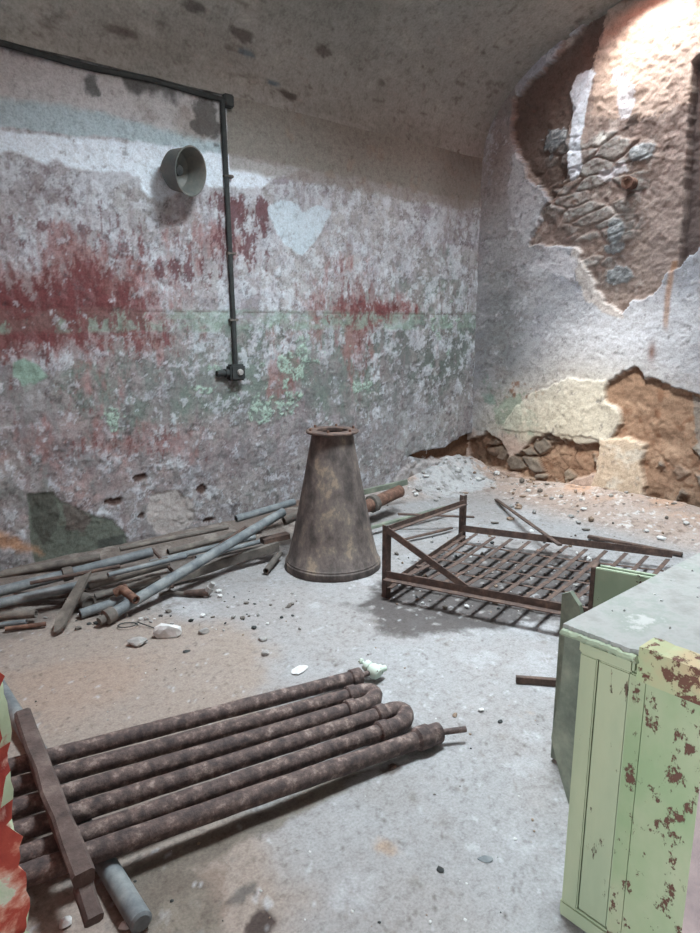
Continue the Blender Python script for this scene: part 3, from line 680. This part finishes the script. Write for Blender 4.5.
def on(px, py, lift=0.0):
    """the spot on the dust-covered floor under a picture point"""
    q = fl(px, py, 0)
    for _ in range(12): q = fl(px, py, fh(q.x, q.y)+lift)
    return q
def loose(name, kind, A, B, za, zb, r, mat, label, cat, hollow=.72, collars=(), w=None, group=None, bend=None):
    a, b = fl(*A, za), fl(*B, zb); low = a if a.z < b.z else b
    base = Vector((low.x, low.y, min(a.z, b.z)-r)); t = None
    def put(nm, bm, m, par): return obj(nm, bm, m, par)
    if collars:
        t = thing(name, base, label, cat, group); off = base
    else: off = Vector((0, 0, 0))
    bm = bmesh.new()
    if kind == 'tube':
        n = 10; pts = [a.lerp(b, i/n)-off for i in range(n+1)]
        if bend: pts = pts+[fl(*bend[0], bend[1])-off]
        tube(bm, pts, r, 14, hollow=hollow, wob=.02)
    else:
        bar(bm, a-off, b-off, w[0], w[1], roll=w[2] if len(w) > 2 else 0, jag=.002)
    if collars:
        put('pipe_length' if kind == 'tube' else 'bar_length', bm, mat, t)
        d = (b-a).normalized()
        for c in collars:
            q = a.lerp(b, c)-off; b2 = bmesh.new(); e = .03
            tube(b2, [q-d*e, q-d*(e-.006), q+d*(e-.006), q+d*e], [r*1.05, r*1.38, r*1.38, r*1.05], 14, hollow=.72); put('coupling', b2, M_GREYB, t)
        return t
    o = put(name, bm, mat, None); tag(o, label, cat, group); return rebase(o, base)
T = 'tube'
# the heap of scrap pipe along the foot of the left wall
loose('steel_pipe', T, (107, 617), (283, 512), .045, .30, .030, M_GREYP, 'long straight blue-grey pipe leaning diagonally across the scrap heap, end collar on the floor', 'pipe', collars=(.012,))
loose('steel_pipe', T, (-10, 594), (152, 552), .13, .20, .029, M_GREYP, 'long grey pipe at the back of the heap, under the dark green wall patch', 'pipe', collars=(.45,))
loose('steel_pipe', T, (-12, 606), (90, 583), .11, .12, .026, M_GREYP, 'pale grey pipe at the left end of the heap, before the long wall-side pipe', 'pipe')
loose('steel_pipe', T, (88, 584), (168, 562), .12, .15, .034, M_GREYB, 'thick brown-grey pipe between the leaning board and the thin crossed rod', 'pipe')
loose('steel_pipe', T, (80, 614), (134, 596), .03, .05, .026, M_GREYP, 'short grey pipe with a pale open end just left of the long diagonal pipe collar', 'pipe')
loose('steel_pipe', T, (-10, 617), (36, 614), .04, .05, .022, M_GREYB, 'dark short pipe low at the left edge in front of the heap', 'pipe')
loose('steel_pipe', T, (14, 597), (78, 593), .07, .06, .025, M_GREYB, 'dusty brown pipe buried low in the left of the heap behind the board', 'pipe')
loose('steel_pipe', T, (95, 597), (160, 578), .05, .08, .020, M_GREYB, 'slim dusty pipe low in the heap behind the rusty elbow', 'pipe')
loose('steel_pipe', T, (120, 549), (228, 527), .19, .22, .016, M_GREYB, 'thin dusty pipe lying along the wall behind the crossed rods', 'pipe')
loose('steel_pipe', T, (150, 563), (255, 537), .11, .15, .018, M_GREYP, 'thin grey pipe half hidden behind the upper half of the long diagonal pipe', 'pipe')
loose('elbow_pipe', T, (136, 600), (122, 589), .10, .12, .024, M_RUSTO, 'short rusty orange-brown pipe elbow beside the collar of the long diagonal pipe', 'pipe', bend=((115, 593), .10))
loose('iron_rod', T, (152, 549), (174, 573), .22, .10, .010, M_RUSTD, 'thin rusty rod lying crosswise over the pipes behind the long diagonal pipe', 'rod', hollow=0, bend=((172, 588), .03))
loose('iron_rod', T, (184, 570), (246, 527), .06, .26, .011, M_RUSTD, 'thin brown rod rising to the right toward the upper pipe along the wall', 'rod', hollow=0)
loose('iron_rod', T, (5, 629), (46, 624), .02, .02, .012, M_RUSTO, 'short rusty rod on the dusty floor at the left end of the heap', 'rod', hollow=0)
loose('iron_rod', T, (30, 583), (120, 566), .21, .21, .010, M_RUSTD, 'thin dark rod on top of the pipes beneath the green wall patch', 'rod', hollow=0)
for k, (A_, B_, za, zb, r_, m_, lab) in enumerate((
    ((-12, 577), (100, 557), .10, .12, .024, M_GREYB, 'dusty brown pipe farthest back at the left edge, against the wall foot'),
    ((96, 606), (150, 583), .02, .03, .016, M_GREYB, 'thin dusty pipe on the floor behind the diagonal pipe collar'),
    ((168, 552), (262, 528), .06, .08, .022, M_GREYB, 'brown-grey pipe at the wall foot behind the upper half of the diagonal pipe'),
    ((196, 558), (266, 540), .04, .06, .016, M_GREYP, 'thin grey pipe just above the dark board near the cone'),
    ((-10, 626), (26, 622), .02, .02, .014, M_GREYP, 'thin grey pipe at the extreme left in front of the heap'),
    ((108, 575), (186, 556), .20, .19, .014, M_GREYP, 'thin pale pipe on top of the heap behind the crossed rusty rod'))):
    loose('scrap_pipe', T, A_, B_, za, zb, r_, m_, lab, 'pipe')
loose('wooden_board', 'bar', (172, 579), (278, 546), .05, .10, .03, M_GREYB, 'dark brown-grey wooden board under the long diagonal pipe, reaching toward the cone', 'board', w=(.030, .06))
loose('steel_pipe', T, (236, 519), (294, 502), .20, .24, .026, M_GREYP, 'grey-green pipe lying along the wall, ending behind the cone', 'pipe')
loose('pipe_stub', T, (266, 571), (280, 553), .03, .05, .020, M_GREYB, 'short open-ended pipe stub on the floor immediately left of the cone base', 'pipe')
loose('iron_block', 'bar', (262, 541), (288, 535), .14, .15, .03, M_RUSTD, 'flat dark iron bracket sticking out from behind the left side of the cone', 'bracket', w=(.07, .035))
loose('steel_pipe', T, (284, 521), (300, 514), .20, .23, .033, M_GREYB, 'wide dark pipe mouth peeking out beside the cone, left side', 'pipe')
loose('iron_bar', 'bar', (352, 495), (407, 482), .20, .24, .02, M_TEAL, 'flat grey-green bar behind the cone, pointing right along the wall', 'bar', w=(.02, .045))
loose('steel_pipe', T, (352, 513), (400, 491), .14, .20, .05, M_RUSTO, 'fat rusty pipe with a coupling behind the right side of the cone', 'pipe', collars=(.42,))
loose('iron_bar', 'bar', (362, 530), (446, 507), .06, .10, .02, M_TEAL, 'narrow dark green bar lying right of the cone, behind the bed head', 'bar', w=(.03, .02))
loose('iron_bar', 'bar', (398, 514), (474, 517), .14, .10, .02, M_RUSTD, 'thin dark bar lying behind the bed head post', 'bar', w=(.03, .012))
loose('iron_bar', 'bar', (402, 540), (452, 528), .03, .03, .02, M_RUSTD, 'thin dark strip on the floor inside the head end of the bed frame', 'bar', w=(.025, .012))
# flat board with pointed end
def board():
    a = fl(88, 573, .20); b = fl(56, 634, .012); d = (b-a).normalized(); x = d.cross(Vector((0, 0, 1))).normalized(); w = .034
    poly = [a-x*w*.7, a+x*w*.6, a.lerp(b, .8)+x*w, b+x*w*.2, b-x*w*.25, a.lerp(b, .88)-x*w*.9]
    bm = bmesh.new(); slab(bm, poly, x.cross(d)*.018); o = tag(obj('wooden_board', bm, M_WOOD, smooth=False), 'short grey splintered board propped against the pipe heap with its point on the floor', 'board'); rebase(o, (b.x, b.y, 0))
board()
# tee fitting and scrap fittings
q = fl(84, 600, .06)
t = thing('tee_fitting', (q.x, q.y, 0), 'dark round pipe tee fitting with open mouth, right of the leaning board', 'pipe fitting')
bm = bmesh.new(); tube(bm, [Vector((-.02, .08, .06)), Vector((0, 0, .06)), Vector((.01, -.05, .055))], .042, 16, hollow=.7); obj('tee_barrel', bm, M_GREYB, t)
bm = bmesh.new(); tube(bm, [Vector((0, .02, .06)), Vector((-.09, .0, .06))], .034, 16, hollow=.7); obj('tee_branch', bm, M_GREYB, t)
q = on(200, 597)
t = thing('pipe_fitting', (q.x, q.y, q.z), 'rusty jointed pipe fitting with pale end on the floor before the long diagonal pipe', 'pipe fitting')
dd = RT*.9
bm = bmesh.new(); tube(bm, [-dd*.10+Vector((0, 0, .025)), -dd*.02+Vector((0, 0, .025)), dd*.06+Vector((0, 0, .03))], [.014, .02, .024], 12, hollow=.7); obj('fitting_barrel', bm, M_RUSTD, t)
bm = bmesh.new(); tube(bm, [dd*.05+Vector((0, 0, .03)), dd*.07+Vector((0, 0, .06))], .022, 12, hollow=.7); obj('fitting_cap', bm, M_STONE, t)
bm = bmesh.new(); tube(bm, [-dd*.10+Vector((0, 0, .02)), -dd*.2+Vector((0, 0, .03)), -dd*.26+Vector((0, 0, .015))], .012, 10); obj('fitting_tail', bm, M_GREYB, t)
q = on(128, 627); bm = bmesh.new()
tube(bm, [Vector((.05*math.cos(i*.5)+.0*i, .035*math.sin(i*.5), .006+.001*i)) for i in range(14)]+[Vector((.14, -.06, .006)), Vector((.22, -.1, .006))], .003, 6)
o = tag(obj('wire_loop', bm, M_DARK), 'thin dark loop of wire on the floor below the collar of the diagonal pipe', 'wire'); o.location = q; o.rotation_euler = (0, 0, -.5)
# loose bars by the end wall
a = on(496, 501); b = fl(560, 545, .15); a.z += .015; bm = bmesh.new(); bar(bm, a, b, .030, .012, jag=.001)
rebase(tag(obj('iron_bar', bm, M_RUSTD), 'loose rusty bar leaning from the rubble slope onto the far rail of the bed', 'bar'), (a.x, a.y, a.z-.01))
a = on(588, 539); b = on(682, 557); a.z += .02; b.z += .02; bm = bmesh.new(); bar(bm, a, b, .035, .02, jag=.001)
rebase(tag(obj('iron_bar', bm, M_RUSTD), 'dark bar lying on the rubble slope beyond the far rail of the bed', 'bar'), (a.x, a.y, a.z-.01))
a = fl(516, 679, .02); b = fl(585, 684, .02); bm = bmesh.new(); bar(bm, a, b, .024, .03, jag=.001)
rebase(tag(obj('iron_bar', bm, M_RUSTD), 'short dark bar on the floor poking out from behind the green cabinet', 'bar'), (a.x, a.y, 0))

# ---- wall lamp cup and conduit
def lamp():
    c = wl(165, 170)
    t = thing('wall_lamp', (c.x, D, c.z), 'round grey cup-shaped wall lamp shade high on the left wall', 'lamp')
    ax = Vector((.36, -.88, -.14)).normalized(); X, Yv = frame_of(ax)
    M = Matrix((X, Yv, ax)).transposed().to_4x4()
    S = Matrix.Translation(ax*.015+Vector((.0, -.02, 0)))
    prof = [(.03, .0), (.085, .015), (.122, .06), (.138, .17), (.148, .185), (.140, .186), (.130, .17), (.112, .065), (.075, .03), (.001, .022)]
    bm = bmesh.new(); lathe(bm, prof, 40, S@M); obj('lamp_shade', bm, mottled('dull_grey_enamel', ((.3, (70, 76, 76)), (.5, (96, 98, 94)), (.7, (124, 118, 110))), 6, .6, .2, 60), t)
    bm = bmesh.new(); lathe(bm, [(.001, .10), (.03, .095), (.036, .07), (.036, .02)], 24, S@M); obj('lamp_socket', bm, M_DARK, t)
    bm = bmesh.new(); lathe(bm, [(.001, 0), (.045, 0), (.05, -.02), (.04, -.05), (.001, -.05)], 24, S@M@Matrix.Translation((0, 0, .02))); obj('lamp_base', bm, M_GREYB, t)
lamp()
def conduit():
    j = wl(226, 102); bx = wl(233, 371)
    t = thing('electrical_conduit', (bx.x, D, bx.z), 'black conduit along the vault edge and down the left wall to a switch box', 'conduit')
    pts = [Vector((bx.x-.02+(.03)*(1-i/10), D-.022, bx.z+.05+(j.z-bx.z-.05)*i/10)) for i in range(11)]
    bm = bmesh.new(); tube(bm, local(t, pts), .018, 10, wob=.06); obj('vertical_conduit', bm, M_DARK, t)
    pts = [Vector((X0+(j.x-X0)*i/14, D-.014, j.z+.012+.008*math.sin(i*1.3))) for i in range(15)]
    bm = bmesh.new(); tube(bm, local(t, pts), .018, 8, wob=.08); obj('horizontal_cable', bm, M_DARK, t)
    bm = bmesh.new(); box(bm, (j.x-.035-bx.x, -.05, j.z-.04-bx.z), (j.x+.035-bx.x, .0, j.z+.04-bx.z), .008); obj('elbow_box', bm, M_DARK, t)
    for z in (.35, .8, 1.3):
        bm = bmesh.new(); box(bm, (-.028, -.04, z), (.04, .0, z+.018), .004); obj('pipe_clip', bm, M_GREYB, t)
    bm = bmesh.new(); box(bm, (-.06, -.075, -.065), (.062, 0, .05), .012); sb = obj('switch_box', bm, M_DARK, t)
    bm = bmesh.new(); lathe(bm, [(.001, .02), (.02, .018), (.024, 0)], 16, Matrix.Translation((.012, -.072, -.005))@Matrix.Rotation(PI/2, 4, 'X')); obj('switch_knob', bm, M_STONE, sb)
    bm = bmesh.new(); tube(bm, [Vector((-.06, -.03, -.01)), Vector((-.085, -.03, -.01))], .03, 12, hollow=.7); obj('side_entry', bm, M_DARK, sb)
conduit()
# rusty pipe stub in the end wall
q = wr(630, 183); bm = bmesh.new(); tube(bm, [Vector((q.x+.08, q.y, q.z)), Vector((q.x-.07, q.y-.01, q.z-.005))], .045, 20, hollow=.6, wob=.03)
rebase(tag(obj('pipe_stub', bm, M_RUSTO), 'round rusty pipe stub set in the bare stone high on the end wall', 'pipe'), (q.x, q.y, q.z))

# ---- green cabinet
def cabinet():
    c = fl(560, 914); cx, cy = c.x, c.y
    d = ray(558, 622); k = (cx-.03)/d.x; ht = H+d.z*k-.018          # body height from the front corner
    d = ray(558, 621); 
    W, dep = .80, 1.15; y0 = cy-W
    t = thing('green_cabinet', (cx, cy, 0), 'chipped light green wooden cabinet with dusty top standing at the right edge of the picture', 'cabinet')
    def lb(lo, hi, nm, m, bev=.003, par=None):
        bm = bmesh.new(); box(bm, [lo[0]-cx, lo[1]-cy, lo[2]], [hi[0]-cx, hi[1]-cy, hi[2]], bev); return obj(nm, bm, m, par or t, wangle=.5)
    zb = .0
    body = lb((cx+.012, y0, zb+.02), (cx+dep, cy-.012, ht-.02), 'cabinet_body', M_GREEN)
    st = .045
    lb((cx, cy-st, 0), (cx+.03, cy, ht-.055), 'corner_stile', M_GREEN)
    ps = wr(640, 700, cx).y        # boundary to the rusted right section
    lb((cx, ps-.012, .0), (cx+.03, ps+.028, ht-.055), 'middle_stile', M_GREENR)
    lb((cx+.003, ps+.029, .052), (cx+.03, cy-st-.002, ht-.058), 'door_panel', M_GREEN, .003)
    lb((cx-.004, ps+.02, ht-.055), (cx+.03, cy+.004, ht-.02), 'top_moulding', M_GREEN, .006)
    lb((cx-.012, ps+.02, ht-.022), (cx+.03, cy+.01, ht-.004), 'cornice_moulding', M_GREENL, .005)
    lb((cx-.004, ps, .0), (cx+.03, cy+.003, .05), 'plinth', M_GREEN, .006)
    r = lb((cx-.012, y0, .0), (cx+.03, ps-.014, ht-.03), 'rusted_front_section', M_GREENR, .005); r['label'] = 'greener front section speckled with rust'
    # top
    q = fl(558, 621, ht+.0); tx, ty = cx-.03, cy+.035
    bm = bmesh.new(); x1 = dep+.02; n = 46; edge = []
    for i in range(n+1):
        u = i/n; y = ty-cy-u*(ty-cy-(ps-cy)+.0); edge.append(Vector((tx-cx+random.uniform(0, .004)+(.012*max(0, (u-.9)*10) if u > .9 else 0), y, ht-.004)))
    poly = edge+[Vector((tx-cx+.05, ps-cy, ht-.004)), Vector((tx-cx+.05, y0-cy, ht-.004)), Vector((x1, y0-cy, ht-.004)), Vector((x1, ty-cy, ht-.004))]
    slab(bm, poly, Vector((0, 0, .022))); top = obj('cabinet_top', bm, M_TOP, t, smooth=False); top['label'] = 'dusty grey-green top'
    bm = bmesh.new(); n = 40
    pts = [Vector((tx-cx-.002+random.uniform(-.001, .001), ty-cy-(ty-ps)*i/n, ht+.000+random.uniform(-.002, .002))) for i in range(n+1)]
    tube(bm, pts, .009, 8, wob=.12); obj('worn_edge_strip', bm, M_GREENL, t)
    z0 = ht-.05; bm = bmesh.new(); n = 26
    poly = [Vector((cx-.03-cx, ps-cy, z0))]+[Vector((-.03, ps-cy-(ps-y0)*i/n, ht+.03+random.uniform(-.004, .003))) for i in range(n+1)]+[Vector((-.03, y0-cy, z0))]
    slab(bm, poly, Vector((.07, 0, 0))); rb = obj('rusted_front_rail', bm, chipped('rusting_orange_green', (150, 162, 126), (180, 146, 116), (92, 56, 42), .54, 22), t, smooth=False); rb['label'] = 'rusty orange and green rail along the front edge'
    # dangling grey-green side panel, broken off below
    X = cx+.10
    P = [wr(565, 632, X), wr(560, 690, X), wr(551, 738, X), wr(560, 775, X), wr(568, 803, X)]
    yin = cy-.02; P = P+[Vector((X-.02, yin, P[-1].z-.01)), Vector((X-.02, yin, P[0].z))]
    bm = bmesh.new(); slab(bm, local(t, P), Vector((.022, .006, 0))); sp = obj('side_panel', bm, M_TEAL, t, smooth=False); sp['label'] = 'grey-green side panel bulging out, broken off at the bottom'
    return cx, cy, ht
cx, cy, ht = cabinet()
# splintered board tip and open green box behind the cabinet
X = cx+.55
P = [wr(562, 594, X), wr(570, 592, X), wr(579, 606, X), wr(583, 625, X), wr(562, 640, X)]
P = P[:4]+[Vector((X, P[3].y, 0.01)), Vector((X, P[0].y, 0.01))]
bm = bmesh.new(); slab(bm, P, Vector((.02, 0, 0))); rebase(tag(obj('wooden_post', bm, M_TEAL, smooth=False), 'broken grey-green post tip sticking up behind the front left corner of the cabinet top', 'post'), (X, P[-1].y, 0))
def green_box():
    X = cx+1.22; a = wr(591, 567, X); b = wr(591, 620, X); ztop = a.z
    y1 = a.y; y0_ = y1-.42
    t = thing('green_box', (X, y1, 0), 'shallow green painted box mostly hidden behind the cabinet top', 'box')
    def lb(lo, hi, nm, m):
        bm = bmesh.new(); box(bm, lo, hi, .003); obj(nm, bm, m, t)
    lb((0, -.02, 0), (.10, 0, ztop), 'box_side', M_RUSTD); 
    M_G = chipped('box_green_paint', (134, 150, 128), (154, 164, 142), (70, 44, 36), .60, 9)
    lb((.0, -.42, 0), (.02, -.02, ztop), 'box_front', M_G); lb((.08, -.42, 0), (.10, -.02, ztop-.015), 'box_back', M_G)
    lb((0, -.44, 0), (.10, -.42, ztop-.01), 'box_side', M_G); t.rotation_euler = (0, 0, .30)
green_box()

# ---- stones, chips and rubble
def rock(px, py, size, mat, name, label, cat, seed, group=None, rz=0.0, flat=.6):
    q = on(px, py); bm = rock_bm(size, seed); o = obj(name, bm, mat, smooth=False)
    o.location = (q.x, q.y, q.z+size[2]*.30); o.rotation_euler = (0, 0, rz); rebase_z = size[2]*.30
    o.data.transform(Matrix.Translation((0, 0, rebase_z))); o.location.z -= rebase_z
    tag(o, label, cat, group); return o
rock(168, 636, (.15, .10, .09), M_WHITE, 'stone', 'white block-shaped stone on the floor below the long diagonal pipe', 'stone', 1, rz=-.6)
rock(138, 645, (.12, .08, .05), M_STONE, 'stone', 'flat dull grey stone just left of the white block-shaped stone', 'stone', 2, rz=-.6)
rock(204, 633, (.06, .05, .035), M_STONE, 'stone', 'small grey stone right of the white block-shaped stone', 'stone', 3)
rock(300, 671, (.10, .07, .02), M_WHITE, 'plaster_chip', 'flat cream plaster chip beyond the valve end of the radiator', 'chip', 4)
rock(263, 640, (.06, .05, .03), M_STONE, 'plaster_chip', 'grey flake of plaster midway between the cone and the radiator', 'chip', 5)
rock(266, 655, (.05, .04, .03), M_STONE, 'plaster_chip', 'small grey plaster flake nearest above the radiator pipes', 'chip', 15)
rock(485, 859, (.035, .055, .008), M_GREYP, 'paint_flake', 'rectangular blue-grey paint flake on the floor left of the cabinet foot', 'chip', 6, rz=.9)
rock(440, 870, (.022, .03, .012), M_DARK, 'paint_flake', 'small black flake on the floor left of the blue-grey flake', 'chip', 7)
rock(481, 711, (.03, .025, .02), M_WHITE, 'plaster_chip', 'bright white crumb right of the radiator outlet', 'chip', 8)
rock(455, 716, (.03, .025, .015), M_TAN, 'plaster_chip', 'tan crumb just above the radiator outlet', 'chip', 9)
rock(500, 722, (.03, .02, .012), M_DARK, 'paint_flake', 'dark chip on the floor farthest right of the radiator outlet', 'chip', 10)
rock(392, 768, (.05, .03, .012), M_RUSTD, 'rust_flake', 'ragged brown rust flake below the radiator bends', 'chip', 11, rz=.4)
rock(186, 652, (.05, .03, .01), M_DARK, 'paint_flake', 'dark flake just below the white block-shaped stone', 'chip', 12)
rock(66, 925, (.045, .035, .025), M_WHITE, 'plaster_chip', 'pale chip at the bottom left beside the door jamb', 'chip', 13)
rock(126, 927, (.04, .03, .02), M_WHITE, 'plaster_chip', 'pale chip at the tip of the blue-grey pole', 'chip', 14)
protos = []
def scatter(n, pick, mats, smin, smax, name, label, cat, group, seed, flat=(.3, .8)):
    rr = random.Random(seed); pr = []
    for m in mats:
        for k in range(3):
            bm = rock_bm((1, 1, rr.uniform(*flat)), rr.random()*999, sub=1)
            me = bpy.data.meshes.new(name); bm.to_mesh(me); bm.free(); me.materials.append(m); zmin = min(v.co.z for v in me.vertices); me.transform(Matrix.Translation((0, 0, -zmin*.75))); pr.append(me)
    src = None
    for k in range(n):
        x, y = pick(rr); me = rr.choice(pr); s = smin+(smax-smin)*rr.random()**2.2
        if src is None: src = bpy.data.objects.new(name, me); o = src
        else: o = src.copy(); o.data = me
        o.location = (x, y, fh(x, y)); o.scale = (s, s*rr.uniform(.6, 1), s); o.rotation_euler = (0, 0, rr.random()*6.3)
        C.objects.link(o); tag(o, label, cat, group)
def pick_slope(r):
    return E-.03-abs(r.gauss(0, .42)), r.uniform(1.3, D-.05)
def pick_img(x0, y0, x1, y1):
    def f(r):
        q = fl(r.uniform(x0, x1), r.uniform(y0, y1)); return min(q.x, E-.05), min(q.y, D-.05)
    return f
scatter(150, pick_slope, (M_TAN, M_GREYB, M_STONE, M_TAN, M_WHITE), .012, .085, 'rubble_stone', 'small plaster or stone fragment on the rubble slope at the foot of the end wall', 'rubble', 'rubble on the slope at the end wall', 21)
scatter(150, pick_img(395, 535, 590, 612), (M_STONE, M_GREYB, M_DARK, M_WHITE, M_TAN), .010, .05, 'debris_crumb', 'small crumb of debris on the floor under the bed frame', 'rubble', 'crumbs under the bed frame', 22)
scatter(110, pick_img(0, 590, 300, 632), (M_STONE, M_GREYB, M_DARK, M_WHITE), .012, .05, 'debris_crumb', 'small crumb of debris among and before the scrap pipes', 'rubble', 'crumbs by the scrap pipe heap', 23)
scatter(110, pick_img(30, 620, 560, 930), (M_STONE, M_WHITE, M_TAN, M_DARK), .004, .018, 'plaster_crumb', 'tiny plaster crumb on the open floor', 'rubble', 'tiny crumbs on the open floor', 24)
scatter(40, lambda r: (r.uniform(4.2, 5.1), D-.04-abs(r.gauss(0, .25))), (M_WHITE, M_STONE), .02, .09, 'plaster_lump', 'pale plaster lump at the foot of the left wall in the far corner', 'rubble', 'plaster lumps in the far corner', 25)
scatter(26, lambda r: (cx+r.uniform(.1, 1.), cy-r.uniform(.0, .35)), (M_WHITE, M_STONE), .006, .02, 'plaster_crumb', 'tiny plaster crumb on the dusty cabinet top', 'rubble', 'crumbs on the cabinet top', 26)
for o in C.objects:
    if o.get('group') == 'crumbs on the cabinet top': o.location.z = ht+.018

# ================================================================= light
w = bpy.data.worlds.new('World'); scene.world = w; w.use_nodes = True
bg = w.node_tree.nodes['Background']; bg.inputs['Color'].default_value = (.72, .83, 1, 1); bg.inputs['Strength'].default_value = 1.0
def area(name, loc, look, sx, sy, e, col):
    l = bpy.data.lights.new(name, 'AREA'); l.shape = 'RECTANGLE'; l.size = sx; l.size_y = sy; l.energy = e; l.color = col
    o = bpy.data.objects.new(name, l); C.objects.link(o); o.location = loc
    o.rotation_euler = (Vector(look)-Vector(loc)).to_track_quat('-Z', 'Y').to_euler(); return o
zs = SPR+RISE
area('skylight_daylight', (SKY.x, SKY.y, zs+.45), (SKY.x-.25, SKY.y, 0),   .75, .75, 150, (.90, .98, 1))
area('added_ceiling_fill', (FILL_HOLE.x, FILL_HOLE.y, zs+.50), (FILL_HOLE.x, FILL_HOLE.y+.05, 0), 1.05, 1.05, 490, (.84, .95, 1))  # added fill lamp over the extra hole, brightens the room from above
area('corridor_daylight', (-4.0, 1.9, 1.9), (3.2, 2.6, 1.5), 3.4, 3.0, 560, (.83, .94, .98))
s = bpy.data.lights.new('sun', 'SUN'); s.energy = 11; s.color = (1, .90, .76); s.angle = math.radians(16)
so = bpy.data.objects.new('sun', s); C.objects.link(so)
so.rotation_euler = Vector((.62, .22, -.75)).to_track_quat('-Z', 'Y').to_euler()

cam = bpy.data.cameras.new('Camera'); cam.sensor_fit = 'VERTICAL'; cam.sensor_height = 36; cam.lens = F/933*36; cam.clip_start = .02
co = bpy.data.objects.new('Camera', cam); C.objects.link(co)
co.matrix_world = Matrix.Translation(EYE)@Matrix((RT, UP, -FW)).transposed().to_4x4()
scene.camera = co
scene.view_settings.view_transform = 'Standard'; scene.view_settings.look = 'None'
scene.view_settings.gamma = 1; scene.view_settings.use_curve_mapping = False; scene.view_settings.exposure = -0.06
